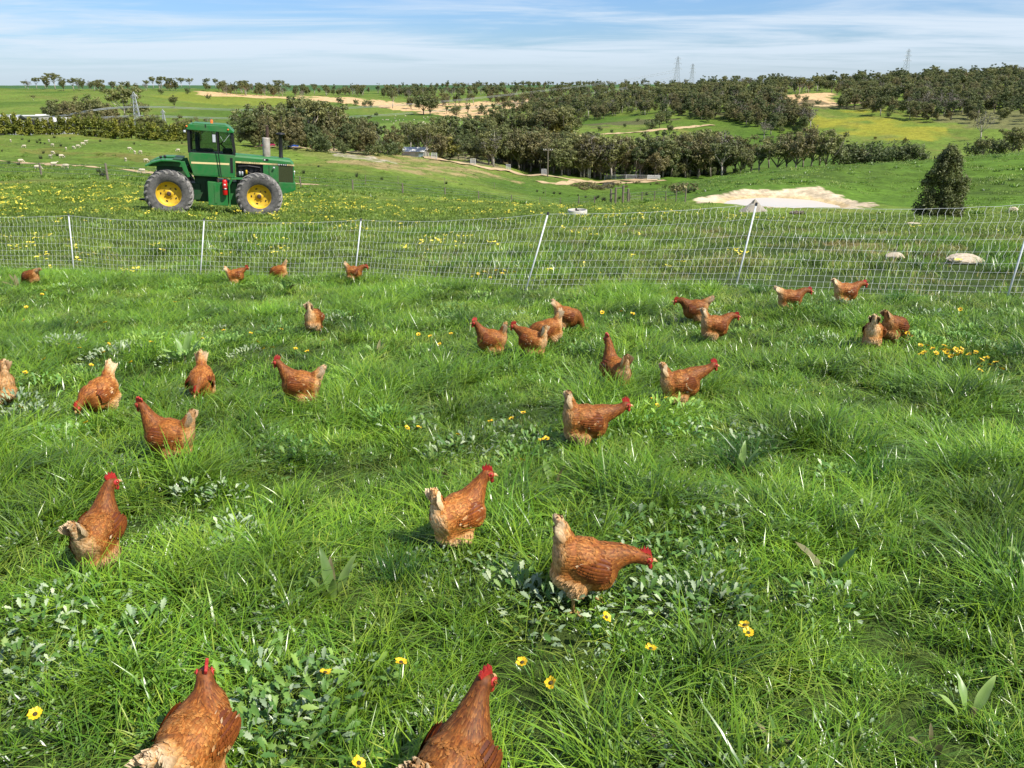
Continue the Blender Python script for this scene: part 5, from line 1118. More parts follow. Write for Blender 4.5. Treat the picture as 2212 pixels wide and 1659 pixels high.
row([(2118,302,58,'grey sparse'),(1650,300,40,'grey sparse'),(1665,292,36,'tall')], 'standing alone on the yellow-flowered slope', 'lone trees on the flowery slope')
row([(1322,288,10,'bushy'),(1296,284,12,'bushy'),(1270,292,9,'bushy'),(1350,275,9,'bushy'),(1378,262,8,'bushy'),(1408,280,26,'bushy'),(1425,276,30,'rounded'),(1440,268,32,'bushy'),(1446,292,24,'rounded'),(1455,300,20,'tall'),(1890,301,8,'golden'),(1955,307,11,'golden'),(1740,222,16,'bushy'),(1722,216,14,'bushy'),(1766,226,12,'bushy')], 'dotted on the open grass of the far slope', 'saplings on the far slope')
# woods of the right hillside
wood([(1465,258),(1560,262),(1700,288),(1760,285),(1730,255),(1640,238),(1500,236)], 46, (10, 15), ['tall', 'grey sparse', 'rounded', 'brown-tinged', 'tall'], 'in the wood above the sandy slope road', 'wood above the slope road', 8, 4)
wood([(1800,232),(1870,250),(2000,262),(2230,272),(2230,236),(2000,226),(1850,216)], 46, (9, 14), ['tall', 'grey sparse', 'brown-tinged', 'rounded', 'spreading'], 'in the open wood above the yellow-flowered slope', 'open wood above the flowery slope', 9, 5)
# left side
row([(110,258,36,'rounded',420),(128,258,44,'rounded',430),(150,259,40,'brown-tinged',420),(172,258,50,'rounded',430),(195,258,54,'rounded',440),(218,259,48,'rounded',430),(240,262,40,'brown-tinged',420),(175,278,40,'brown-tinged',360),(205,280,44,'brown-tinged',350),(230,282,38,'brown-tinged',360),(255,283,34,'brown-tinged',360),(275,284,40,'rounded',400),(320,284,40,'rounded',400),(345,284,36,'rounded',400),(268,244,62,'spreading',480),(300,262,44,'spreading',450),(395,292,44,'brown-tinged',360),(430,300,48,'brown-tinged',330)], 'around the farm buildings behind the long hedge', 'trees around the left farm buildings')
row([(73,218,12,'spreading'),(377,232,24,'rounded'),(450,214,12,'bushy'),(405,204,14,'bushy'),(348,204,12,'bushy')], 'standing alone on the far green pasture', 'lone trees on the far pasture')
row([(55,192,16,'spreading'),(80,193,24,'spreading'),(98,193,27,'spreading'),(120,194,34,'spreading'),(138,196,26,'rounded'),(160,196,26,'spreading'),(180,196,24,'rounded'),(204,197,20,'spreading'),(222,196,16,'rounded'),(244,196,20,'spreading'),(266,194,16,'spreading'),(318,192,18,'spreading'),(332,191,24,'spreading'),(350,191,24,'spreading'),(365,190,20,'spreading'),(392,189,20,'spreading'),(410,190,20,'spreading'),(448,190,20,'spreading'),(466,191,20,'spreading'),(500,196,16,'rounded'),(530,206,30,'spreading'),(560,202,22,'rounded'),(585,204,20,'rounded'),(605,203,28,'spreading'),(640,204,18,'rounded')], 'on the skyline ridge of the far pasture', 'skyline gums on the far ridge')
row([(735,226,16,'bushy'),(768,228,14,'bushy'),(788,231,14,'bushy'),(800,232,16,'bushy'),(848,234,38,'spreading'),(915,248,44,'rounded'),(930,250,40,'rounded'),(965,246,20,'tall'),(985,250,24,'bushy'),(1010,250,26,'tall'),(1040,246,22,'bushy'),(1065,244,24,'tall'),(1082,250,26,'tall'),(905,236,24,'rounded')], 'on the bare orange diggings', 'trees on the orange diggings')
# everything further off reads as one mass
def far_wood():
    xy = []; 
    def add(poly, n, seed, d0=300):
        pts_ = poly_pts(poly, n, seed); xy.extend([(p.x, p.y, s_) for p, s_ in ((q, random.Random(seed + i).uniform(.75, 1.2)) for i, q in enumerate(gnd_many(pts_, d0))) if p is not None])
    add([(1180,262),(1300,262),(1420,226),(1500,214),(1480,190),(1300,196),(1150,214),(1080,240)], 260, 21)
    add([(1380,250),(1520,235),(1700,232),(1680,210),(1500,206),(1380,225)], 170, 22)
    add([(1480,212),(1700,206),(1900,196),(2250,190),(2250,165),(1900,176),(1600,186),(1440,192)], 420, 23)
    add([(1840,222),(2000,232),(2250,240),(2250,186),(1950,190),(1800,204)], 260, 24)
    add([(640,206),(800,209),(860,214),(1000,212),(1180,206),(1330,200),(1320,196),(1000,199),(820,200),(640,200)], 240, 25)
    add([(880,236),(980,230),(1180,222),(1180,214),(900,222)], 40, 26)
    add([(640,200),(300,196),(0,194),(0,192.5),(300,193.5),(640,197)], 40, 27)
    add([(860,192),(1300,189),(1420,186),(1420,184.5),(1200,185.5),(860,190.5)], 150, 28, 1200)
    add([(480,206),(660,212),(660,203),(480,198)], 46, 29)
    src = []
    for kd in ('rounded', 'tall', 'brown-tinged', 'spreading', 'grey sparse', 'rounded'):
        for tm, cm in KINDS[kd][:2]:
            mm = bpy.data.meshes.new('tree'); bm = bmesh.new(); bm.from_mesh(tm); nt_ = len(bm.faces); bm.from_mesh(cm); bm.faces.ensure_lookup_table()
            for f in bm.faces[nt_:]: f.material_index = 1
            bm.to_mesh(mm); bm.free(); mm.materials.append(tm.materials[0]); mm.materials.append(cm.materials[0]); src.append(bpy.data.objects.new('tree', mm))
    a = np.array(xy); rr = np.hypot(a[:, 0], a[:, 1]); sc = a[:, 2] * np.where(rr > 1500, 1.1, 1.0)
    scatter_object('distant_woodland', src, a[:, :2], sc, rng.integers(0, len(src), len(a)), 'distant gum woodland covering the far slopes and skyline', 'woodland', 0.03, -.2)
far_wood()
# hedge of young conifers, row along the sheep paddock
def hedge_mesh(seed):
    lr = random.Random(seed); cr = MB(); tr = MB(); tr.tube([(0, 0, -.2), (0, 0, 2.4)], [.09, .03], 6)
    for i in range(26):
        z = lr.uniform(.35, 3.1); r = .95 * (1 - z / 3.9) ** .8; a = lr.uniform(0, 6.28); c = (math.cos(a) * r * .65 + .15 * z, math.sin(a) * r * .65, z); leaves(cr, c, .42, .5, 40, .19, lr)
    leaves(cr, (.5, 0, 3.3), .2, .45, 30, .14, lr)
    return tr.mesh('trunk', M_BARK_DARK, True), cr.mesh('foliage', M_HEDGE, False)
HM_ = [hedge_mesh(i) for i in range(4)]
hp = [(8,291,264),(80,292,266),(160,293.5,268),(240,296,270),(320,299,273),(410,304.5,276),(440,307,276)]
P_ = [at(*q) for q in hp]; acc = []
for a, b in zip(P_[:-1], P_[1:]):
    L_ = (b - a).length; n = max(1, int(L_ / 1.55)); acc += [a.lerp(b, k / n) for k in range(n)]
for q in acc:
    tm, cm = rnd.choice(HM_); q = q + Vector((rnd.uniform(-.3, .3), rnd.uniform(-.4, .4), 0)); q.z = h1(q.x, q.y)
    sc = (1.75 - .0045 * max(0, q.x + 150)) * rnd.uniform(.82, 1.15)
    root = empty('hedge_conifer', q, (0, 0, rnd.uniform(-.5, .5)), sc); tag(root, 'bushy olive young conifer in the long hedge above the sheep', 'conifer', 'conifers of the long hedge')
    link(bpy.data.objects.new('trunk', tm), root); link(bpy.data.objects.new('crown', cm), root)
# the dense evergreen near the dam
def dense_evergreen():
    p = gnd(2028, 470); h = px_h(p, 150); root = empty('evergreen_tree', p); tag(root, 'dense dark pointed evergreen tree standing alone by the dam', 'tree'); lr = random.Random(4)
    tr = MB(); tr.tube([(0, 0, -.2), (.05, 0, h * .5), (.1, 0, h * .9)], [.16, .09, .03], 8)
    for i in range(14):
        z = h * lr.uniform(.1, .8); a = lr.uniform(0, 6.28); tr.tube([(0, 0, z), (math.cos(a) * .9, math.sin(a) * .9, z + .5)], [.04, .012], 5)
    tr.build('trunk', M_BARK_DARK, root)
    cr = MB()
    for i in range(250):
        t = lr.random() ** 1.15; z = h * (.04 + .90 * t); r = h * .31 * (1 - t ** 2.0) ** .75 * (.92 + .08 * math.sin(t * 13 + 1)) * min(1, .80 + t * 1.6) * lr.uniform(.85, 1.18); a = lr.uniform(0, 6.28); rr = r * math.sqrt(lr.random()) ** .6
        leaves(cr, (math.cos(a) * rr, math.sin(a) * rr, z), h * .075, h * .085, 80, .075, lr, .3)
    cr.build('crown', M_BUSH, root, fix=False)
dense_evergreen()
print('TREES', tree_count)

def understorey():
    pts_ = []
    for poly, n, sd in (([(1040,356),(1150,352),(1280,372),(1480,386),(1620,374),(1560,366),(1380,370),(1280,362),(1150,340),(1050,345)], 150, 61), ([(1465,262),(1560,266),(1700,290),(1760,288),(1730,252),(1640,232),(1500,232),(1400,245)], 130, 62), ([(1800,234),(1870,252),(2000,264),(2230,274),(2230,230),(2000,220),(1850,212)], 110, 63), ([(870,322),(960,344),(1050,352),(1240,304),(1230,292),(1000,300),(900,312)], 110, 64), ([(530,318),(860,340),(860,330),(530,314)], 60, 65), ([(1250,268),(1400,240),(1300,215),(1120,240),(1060,262),(1150,278)], 120, 66)):
        q = gnd_many(poly_pts(poly, n, sd), 150); pts_ += [(p.x, p.y) for p in q if p is not None]
    src = []
    for kd in ('bushy', 'brown-tinged', 'rounded', 'tall'):
        for tm, cm in KINDS[kd][:2]: src.append(bpy.data.objects.new('b', cm))
    scatter_object('woodland_understorey', src, np.array(pts_), rng.uniform(.45, .95, len(pts_)), rng.integers(0, len(src), len(pts_)), 'mixed saplings and scrub filling the gaps under the gum woods', 'undergrowth', .04, -.6)
understorey()
# ------------------------------------------------------------------ farm things on the land
def sheep_proto(seed, grazing=True):
    FL = bpy.data.materials.get('fleece') or mat('fleece', (0.66, 0.58, 0.42), 0.95, noise=.3, scale=9, bump=.6); FC = bpy.data.materials.get('sheep_face') or mat('sheep_face', (0.55, 0.47, 0.36), 0.9)
    r = bpy.data.objects.new('sheep', None); balls = [(Vector((0, 0, .62)), (.50, .26, .27), I4), (Vector((.28, 0, .64)), (.26, .23, .25), I4), (Vector((-.3, 0, .62)), (.24, .24, .25), I4)]
    hd = Vector((.72, 0, .28)) if grazing else Vector((.68, 0, .88)); nk = Vector((.45, 0, .66))
    for k in range(4): balls.append((nk.lerp(hd, k / 4), (.14 - .015 * k,) * 3, I4))
    me_ = remesh_blob('fleece', balls, .05); me_.materials.append(FL); o = bpy.data.objects.new('fleece', me_); o.parent = r
    m = MB(); dr = (Vector((.35, 0, -1)) if grazing else Vector((1, 0, -.35))).normalized(); m.tube([hd - dr * .08, hd + dr * .06, hd + dr * .2], [.10, .085, .05], 8); me_ = m.mesh('head', FC, True); h = bpy.data.objects.new('head', me_); h.parent = r
    for x in (-.32, .32):
        for y in (-.13, .13):
            m = MB(); m.tube([(x, y, .45), (x, y, 0)], [.06, .04], 6); l = bpy.data.objects.new('leg', m.mesh('leg', FC)); l.parent = r
    return r
sp_protos = [sheep_proto(1, True), sheep_proto(2, False)]
def put_sheep(X, Y, rz, g, label, group, s=1.0):
    p = gnd(X, Y, 60)
    if p is None: return
    r = sp_protos[g].copy(); COL.objects.link(r); r.location = p; r.rotation_euler = (0, 0, rz); r.scale = (s,) * 3; tag(r, label, 'sheep', group)
    for ch in sp_protos[g].children: c = ch.copy(); COL.objects.link(c); c.parent = r
z2 = lambda x, y: (x * .1736, 137.1 + y * .1736); z1 = lambda x, y: (x * .3225, 109.7 + y * .3225)
SH = [z2(*q) for q in ((135,975),(305,1050),(612,980),(657,1035),(825,1078),(918,1065),(972,1048),(1030,1018),(1072,990),(1612,1080))] + [z1(*q) for q in ((905,693),(943,690),(1195,676),(843,740),(978,746),(955,822),(255,800),(445,790),(362,776),(340,720),(412,720),(355,695),(140,752))]
for i, (X, Y) in enumerate(SH): put_sheep(X, Y, rnd.choice((0.2, 2.9, 3.4, .6, 2.2, -.4)), 0 if rnd.random() < .75 else 1, 'cream sheep grazing on the green hillside below the hedge' if i != 9 else 'cream sheep grazing on the green hillside below the hedge', 'sheep on the near hillside', .9)
for X, Y in poly_pts([(820,256),(860,250),(1020,262),(1000,272),(850,270),(815,264)], 46, 77): put_sheep(X, Y, rnd.uniform(0, 6.28), 0, 'tiny white sheep of the flock on the far green flat', 'flock on the far flat', 1.25)
def rush_mesh(seed):
    lr = random.Random(seed); m = MB()
    for _ in range(70):
        a = lr.uniform(0, 6.28); r = .22 * math.sqrt(lr.random()); blade(m, r * math.cos(a), r * math.sin(a), lr.uniform(.35, .75), .03, lr.uniform(0, .25), a, lr.uniform(0, .15), lr.random(), 2)
    return m.mesh('rush', crown_mat('rush_green%d' % seed, (0.02, 0.028, 0.012), (0.06, 0.07, 0.03)), False)
RUSH = [rush_mesh(i) for i in range(2)]
RP = [z1(*q) for q in ((150,597),(195,609),(268,602),(250,618),(272,622),(300,625),(365,584),(408,640),(470,594),(672,610),(898,627),(1220,622),(292,690),(275,724),(385,705),(425,712),(13,675),(60,757),(125,770),(660,815),(690,842))] + [(1100 + x * .588, 200 + y * .588) for x, y in ((162,822),(262,780),(518,838),(518,848),(686,866),(1118,892),(1726,945),(1770,955),(1840,960),(1880,962),(2000,972),(2050,985),(2118,998),(2135,985),(2170,1010))]
RP = [(x / 1.823 if x > 1100 else x, y / 1.823 if x > 1100 else y) for x, y in RP] + [((2300 + x * .452) / 1.823, (150 + y * .452) / 1.823) for x, y in ((14,1390),(98,1402),(120,1390),(172,1422),(232,1380),(305,1405),(390,1400),(545,1370),(580,1280),(430,1262),(365,1275),(320,1268),(700,1315),(890,1335),(915,1350),(955,1340),(800,1332))]
for X, Y in RP:
    p = gnd(X, Y, 50)
    if p is None: continue
    o = link(bpy.data.objects.new('rush_tussock', rnd.choice(RUSH))); o.location = p; o.scale = (rnd.uniform(.9, 1.5),) * 3; o.rotation_euler.z = rnd.uniform(0, 6); tag(o, 'dark rush tussock dotted on the grazed slope', 'tussock', 'rush tussocks on the slopes')
# low dark scrub by the creek
SCRUB = []
for i in range(3):
    lr = random.Random(50 + i); m = MB()
    for _ in range(9): leaves(m, (lr.uniform(-1, 1), lr.uniform(-1, 1), lr.uniform(.2, .7)), .6, .45, 40, .16, lr)
    SCRUB.append(m.mesh('scrub', M_BROWN if i else M_GREY, False))
for X, Y in poly_pts([(1235,402),(1300,398),(1370,402),(1340,408),(1260,412)], 26, 31) + [(1420,398),(1378,396),(1480,415)]:
    p = gnd(X, Y, 60)
    if p is None: continue
    o = link(bpy.data.objects.new('scrub_bush', rnd.choice(SCRUB))); o.location = p; o.scale = (rnd.uniform(.7, 1.4),) * 3; o.rotation_euler.z = rnd.uniform(0, 6); tag(o, 'low grey-brown scrub bush in the creek below the sandy road', 'bush', 'creek scrub bushes')
# --- trough
def trough():
    p = gnd(1247, 467); root = empty('water_trough', p); tag(root, 'round white concrete water trough in the field beyond the netting', 'trough'); CO = mat('pale_concrete', (0.62, 0.58, 0.50), 0.8, noise=.25, scale=5, bump=.2)
    r = 42 / 2 * SX / FOC * depth_of(p); h = r * .62
    m = MB(); m.lathe([(r * .96, -.1), (r, 0), (r, h), (r * .97, h + .02), (r * .88, h + .02), (r * .87, h - .02), (r * .85, .08), (.001, .06)], 48); m.build('basin', CO, root, smooth=True)
    W = mat('trough_water', (0.25, 0.25, 0.22), 0.05); m = MB(); m.lathe([(r * .868, h - .10), (.001, h - .10)], 40); m.build('water', W, root)
    m = MB(); m.tube([(-r * .1, r * .5, h - .1), (-r * .1, r * .5, h + .06)], .04, 8); m.lathe([(.001, h - .10), (.07, h - .09), (.07, h - .02), (.001, h)], 10, M=Matrix.Translation((r * .05, r * .45, 0))); m.build('float_valve', bpy.data.materials['black_steel'], root)
trough()
# --- rocks
def rock(X, Y, wpx, hpx, label, seed, mt, name='rock', dep=.7, cat='rock', group=None):
    p = gnd(X, Y); lr = random.Random(seed); w = wpx * SX / FOC * depth_of(p) / 2; h = hpx * SX / FOC * depth_of(p)
    bm = bmesh.new(); bmesh.ops.create_icosphere(bm, subdivisions=4, radius=1)
    offs = [Vector((lr.uniform(-1, 1), lr.uniform(-1, 1), lr.uniform(-1, 1))).normalized() for _ in range(14)]; cut = [lr.uniform(.62, .95) for _ in offs]
    for v in bm.verts:
        d = v.co.normalized(); s = 1.0
        for o, c in zip(offs, cut):
            k = d.dot(o)
            if k * s > c: s = c / k
        s *= 1 + .03 * math.sin(d.x * 19 + seed) * math.sin(d.y * 17 + 2) + .015 * math.sin(d.z * 41); v.co = d * s
        v.co.z += .10 * math.sin(v.co.x * 3 + seed) if v.co.z > 0 else 0
    me_ = bpy.data.meshes.new(name); bm.to_mesh(me_); bm.free(); me_.materials.append(mt); o = link(bpy.data.objects.new(name, me_)); o.location = p + Vector((0, w * dep, h * .28)); o.scale = (w, w * dep, h * .62); o.rotation_euler.z = lr.uniform(-.2, .2); tag(o, label, cat, group); return o
M_ROCK = mat('sandstone', (0.64, 0.54, 0.38), 0.9, scale=5, col2=(0.40, 0.32, 0.22), bump=.5, detail=9); M_GRAVEL = mat('gravel', (0.42, 0.37, 0.29), 0.95, scale=26, col2=(0.22, 0.19, 0.15), bump=1.0, detail=8)
rock(2100,572,92,20,'large flat pale sandstone rock in the worn grass beyond the netting',3,M_ROCK); rock(1942,562,48,15,'small sandstone rock with dark broken side near the larger flat rock',8,M_ROCK)
rock(1978,487,32,7,'low sandy stone lying in front of the evergreen tree',12,M_ROCK); rock(2195,458,28,12,'grey stone half sunk in grass on the green hill side',15,M_ROCK)
def heap():
    p = gnd(1628, 457); root = None; lr = random.Random(5); w = 70 * SX / FOC * depth_of(p) / 2; h = 24 * SX / FOC * depth_of(p); vs = []; n = 28; K = 8
    for j in range(K + 1):
        t = j / K
        for i in range(n):
            a = 6.283 * i / n; r = w * t * (1 + .10 * math.sin(a * 2 + 1) + .05 * math.sin(a * 5)); vs.append((r * math.cos(a), r * math.sin(a) * .8, h * (1 - t) ** 1.15 * (1 + .1 * math.sin(a * 3 + t * 5)) + lr.uniform(-.05, .05) - .1 * t))
    m = MB(); m.add(vs, [(j*n+i, j*n+(i+1) % n, (j+1)*n+(i+1) % n, (j+1)*n+i) for j in range(K) for i in range(n)]); o = m.build('gravel_heap', M_GRAVEL, None, smooth=True); o.location = p; tag(o, 'cone of grey gravel heaped on the near edge of the dam', 'gravel heap')
heap()
def brush_pile():
    p = gnd(1722, 463); root = empty('brush_pile', p); tag(root, 'low pile of brown branches and roots beside the dam water', 'brush pile'); lr = random.Random(6)
    w = 40 * SX / FOC * depth_of(p) / 2
    for i in range(34):
        a = lr.uniform(0, 6.28); c = Vector((lr.uniform(-.7, .7) * w, lr.uniform(-.5, .5) * w, lr.uniform(.02, .3) * w)); d = Vector((math.cos(a), math.sin(a), lr.uniform(-.2, .8))) * w * lr.uniform(.3, .6); m = MB(); m.tube([c - d * .5, c + Vector((0, 0, .05)), c + d * .5], [.05, .04, .012], 5); m.build('branch', M_BARK, root)
    m = MB()
    for i in range(8): leaves(m, (lr.uniform(-.6, .6) * w, lr.uniform(-.4, .4) * w, .15 * w), .3 * w, .15 * w, 26, .09, lr)
    m.build('dead_leaves', M_BROWN, root, fix=False)
brush_pile()
# --- buildings
M_WALLW = mat('cream_cladding', (0.36, 0.34, 0.30), .7); M_IRON = mat('galvanised_iron', (0.42, 0.44, 0.45), .45, .2, noise=.15, scale=2); M_ROOFW = mat('white_roof', (0.62, 0.61, 0.57), .9); M_DARKOP = mat('shade_inside', (0.03, 0.03, 0.03), .9); M_BLUEW = mat('pale_blue_wall', (0.30, 0.38, 0.42), .6); M_WINDOW = mat('window_glass', (0.04, 0.05, 0.06), .1)  # near-black material paints the shade inside doorways and open fronts
def shed(name, label, X, Y, d, wpx, hpx, depth_m, rot=0, wall=M_WALLW, roof=M_ROOFW, pitch=.25, flat=False, openings=(), cat='shed'):
    q = at(X, Y, d); p = Vector((q.x, q.y, h1(q.x, q.y))); top = at(X, Y - hpx, d).z; w = wpx * SX / FOC * d / 2; hh = max(2.4, top - p.z); root = empty(name, p, (0, 0, rot)); tag(root, label, cat)
    dm = depth_m / 2; rise = 0 if flat else dm * pitch; ev = hh - rise
    m = MB(); m.box(-w, w, -dm, dm, -.5, ev); wl = m.build('wall', wall, root)
    m = MB()
    if flat: m.box(-w - .3, w + .3, -dm - .4, dm + .4, ev + .01, ev + .25)
    else:
        m.add([(-w - .3, -dm - .4, ev - .05), (w + .3, -dm - .4, ev - .05), (w + .3, 0, hh), (-w - .3, 0, hh), (w + .3, dm + .4, ev - .05), (-w - .3, dm + .4, ev - .05), (-w - .3, -dm - .4, ev + .1), (w + .3, -dm - .4, ev + .1), (w + .3, 0, hh + .15), (-w - .3, 0, hh + .15), (w + .3, dm + .4, ev + .1), (-w - .3, dm + .4, ev + .1)], [(0,1,2,3),(3,2,4,5),(6,9,8,7),(9,11,10,8),(0,6,7,1),(5,4,10,11),(0,3,9,6),(3,5,11,9),(1,7,8,2),(2,8,10,4)])
    m.build('roof', roof, root)
    for (x0, x1, z0, z1, nm, mt) in openings:
        m = MB(); m.box(w * x0, w * x1, -dm - .06, -dm + .05, ev * z0, ev * z1); m.build(nm, mt, wl)
    return root
shed('farm_shed', 'big grey iron farm shed behind the end of the long hedge', 18, 300, 285, 66, 52, 14, .1, M_IRON, M_IRON, .3, openings=((-.3, .5, 0, .8, 'door', M_DARKOP),))
shed('open_carport', 'low dark open-fronted carport with pale flat roof behind the hedge', 75, 290, 330, 52, 40, 8, .05, M_WALLW, M_ROOFW, flat=True, openings=((-.9, -.35, 0, .85, 'opening_shade', M_DARKOP), (-.3, .3, 0, .85, 'opening_shade', M_DARKOP), (.35, .9, 0, .85, 'opening_shade', M_DARKOP)))
shed('white_cottage', 'small white gabled roof showing above the hedge beside dark trees', 95, 285, 360, 18, 38, 7, .6, M_ROOFW, M_ROOFW, .5, cat='house', openings=((-.5, .1, .3, .75, 'window', M_WINDOW),))
shed('farmhouse', 'long low white farmhouse half hidden by trees behind the hedge', 137, 282, 370, 42, 28, 9, 0, M_ROOFW, M_ROOFW, .35, cat='house', openings=((-.7, -.3, .35, .8, 'window', M_WINDOW), (-.1, .15, 0, .8, 'door', M_DARKOP), (.35, .75, .35, .8, 'window', M_WINDOW)))
def silo():
    q = at(34, 292, 275); p = Vector((q.x, q.y, h1(q.x, q.y))); top = at(34, 246, 275).z - p.z; root = empty('grain_silo', p); tag(root, 'round galvanised grain silo with conical top behind the hedge', 'silo'); r = 17 * SX / FOC * 275
    m = MB(); m.lathe([(r, -.3), (r, top * .72)], 28); m.build('drum', M_IRON, root, smooth=True); m = MB(); m.lathe([(r * 1.04, top * .715), (r * .15, top), (.001, top * 1.02)], 28); m.build('cone_roof', M_ROOFW, root); 
    for k in range(6): 
        m = MB(); m.lathe([(r * 1.0, 0), (r * 1.015, .04), (r * 1.0, .08)], 28, M=Matrix.Translation((0, 0, top * (.1 + .11 * k)))); m.build('hoop', M_IRON, root)
silo()
shed('white_roofed_shed', 'white-roofed shed among the valley trees beyond the ridge road', 898, 338, 330, 48, 20, 9, -.15, M_WALLW, M_ROOFW, .3, openings=((.55, .95, .1, .8, 'blue_panel', M_BLUEW), (-.2, .2, 0, .8, 'roller_door', M_IRON)))
shed('grey_cabin', 'grey flat-roofed cabin with dark openings among valley gums', 1082, 309, 400, 32, 14, 7, .1, M_IRON, M_IRON, flat=True, cat='cabin', openings=((-.7, -.3, .2, .8, 'window', M_WINDOW), (0, .3, 0, .85, 'door', M_DARKOP), (.5, .85, .2, .8, 'window', M_WINDOW)))
shed('small_white_shed', 'tiny white peaked shed glimpsed between valley trees', 1004, 312, 390, 9, 9, 4, .5, M_ROOFW, M_ROOFW, .9, openings=((-.3, .3, 0, .7, 'door', M_DARKOP),))
def car(X, Y, d, colr, label, rz):
    q = at(X, Y, d); p = Vector((q.x, q.y, h1(q.x, q.y))); root = empty('parked_car', p, (0, 0, rz)); tag(root, label, 'car'); CM = mat('car_paint', colr, .25, coat=.5)
    m = MB(); m.prism([(-2.1, .35), (-2.15, .8), (-1.7, .95), (.9, .95), (2.0, .85), (2.15, .6), (2.1, .35)], -.85, .85); m.build('body', CM, root, bevel=.06); m = MB(); m.prism([(-1.6, .95), (-1.2, 1.45), (.2, 1.45), (.95, .95)], -.72, .72); m.build('cabin', M_WINDOW, root, bevel=.05)
    for x in (-1.35, 1.35):
        for y in (-.8, .8):
            m = MB(); m.lathe([(.001, -.11), (.32, -.1), (.33, .1), (.001, .11)], 14, 'y', M=Matrix.Translation((x, y, .33))); m.build('wheel', bpy.data.materials['tyre_rubber'], root)
car(580, 318, 258, (0.42, 0.03, 0.10), 'magenta car parked under the gums behind the exhaust stacks', .2); car(630, 319, 259, (0.02, 0.10, 0.50), 'bright blue car parked under the gums past the exhaust stacks', .1)
car(1052, 333, 370, (0.75, 0.75, 0.74), 'white car parked among the valley sheds and trees', .3)
# --- pylons and power lines
M_LATT = mat('lattice_steel', (0.42, 0.44, 0.45), .5, .4)
def pylon(X, Ytop, d, label, arms=((.62, .16), (.78, .13), (.92, .10)), rot=0.3, r=.11, base_w=.17):
    q = at(X, Ytop, d); gz = h1(q.x, q.y); h = q.z - gz; root = empty('power_pylon', (q.x, q.y, gz), (0, 0, rot)); tag(root, label, 'pylon')
    def wd(f): return h * (base_w * .5 * (1 - f) ** 1.15 + .018)
    lv = [0, .16, .30, .43, .54, .64, .73, .81, .88, .95]
    cs = [(-1, -1), (1, -1), (1, 1), (-1, 1)]
    for cx, cy_ in cs:
        m = MB(); m.tube([(cx * wd(f), cy_ * wd(f), h * f) for f in lv] + [(0, 0, h)], r, 4); m.build('leg', M_LATT, root)
    for a, b in zip(lv[:-1], lv[1:]):
        for k in range(4):
            c0, c1 = cs[k], cs[(k + 1) % 4]; m = MB(); m.tube([(c0[0]*wd(a), c0[1]*wd(a), h*a), (c1[0]*wd(b), c1[1]*wd(b), h*b)], r * .6, 3); m.tube([(c1[0]*wd(a), c1[1]*wd(a), h*a), (c0[0]*wd(b), c0[1]*wd(b), h*b)], r * .6, 3); m.build('brace', M_LATT, root)
    for f, l in arms:
        for sd in (-1, 1):
            m = MB(); w = wd(f); e = (sd * l * h, 0, h * f); m.tube([(sd * w, -w, h * f), e], r * .8, 4); m.tube([(sd * w, w, h * f), e], r * .8, 4); m.tube([(sd * w, 0, h * (f + .05)), e], r * .8, 4); ar = m.build('crossarm', M_LATT, root)
            m = MB(); m.tube([e, (e[0], 0, e[2] - .05 * h)], r * .9, 5); m.build('insulator', M_LATT, ar)
pylon(288, 198, 395, 'steel lattice pylon standing above the long hedge', ((.90, .07),), .2, .13, .16); pylon(351, 236, 400, 'smaller lattice pylon beside the taller one above the hedge', ((.90, .07),), .2, .12, .16)
pylon(1465, 121, 1050, 'tall lattice pylon with wide crossarms on the wooded skyline', r=.15); pylon(1497, 137, 1250, 'fainter lattice pylon close behind the tall one on the skyline', r=.17); pylon(1964, 105, 1000, 'lone lattice pylon above the highest wooded ridge', r=.15)
def power_line(pix, label):
    ctrl = [at(X, Y, d) for X, Y, d in pix]; pts = []
    for i in range(len(ctrl) - 1):
        p0, p1, p2, p3 = ctrl[max(i-1, 0)], ctrl[i], ctrl[i+1], ctrl[min(i+2, len(ctrl)-1)]
        for k in range(10):
            t = k / 10; pts.append(.5 * ((2*p1) + (p2-p0)*t + (2*p0-5*p1+4*p2-p3)*t*t + (3*p1-p0-3*p2+p3)*t**3))
    pts.append(ctrl[-1]); m = MB(); m.tube(pts, .13, 4); o = m.build('power_line', M_LATT, None, fix=False); tag(o, label, 'power line', 'power lines across the valley')
for k, dy in enumerate((0, 2.4)):
    power_line([(-60,262+dy,370),(110,252+dy,380),(288,230+dy,400),(520,236+dy,620),(742,232.5+dy,720),(1000,214+dy,850),(1317,177+dy,1000),(1465,150+dy*2,1050)], 'topmost power conductor slung across the valley between pylons')
    power_line([(-60,278+dy,370),(130,266+dy,380),(288,250+dy,400),(540,255+dy,620),(800,249+dy,720),(1050,228+dy,850),(1317,195+dy,1000),(1465,163+dy*2,1050)], 'middle power conductor slung across the valley between pylons')
    power_line([(-60,290+dy,370),(150,281+dy,380),(288,270+dy,400),(560,274+dy,620),(815,267+dy,720),(1060,246+dy,850),(1317,213+dy,1000),(1465,177+dy*2,1050)], 'lowest power conductor slung across the valley between pylons')
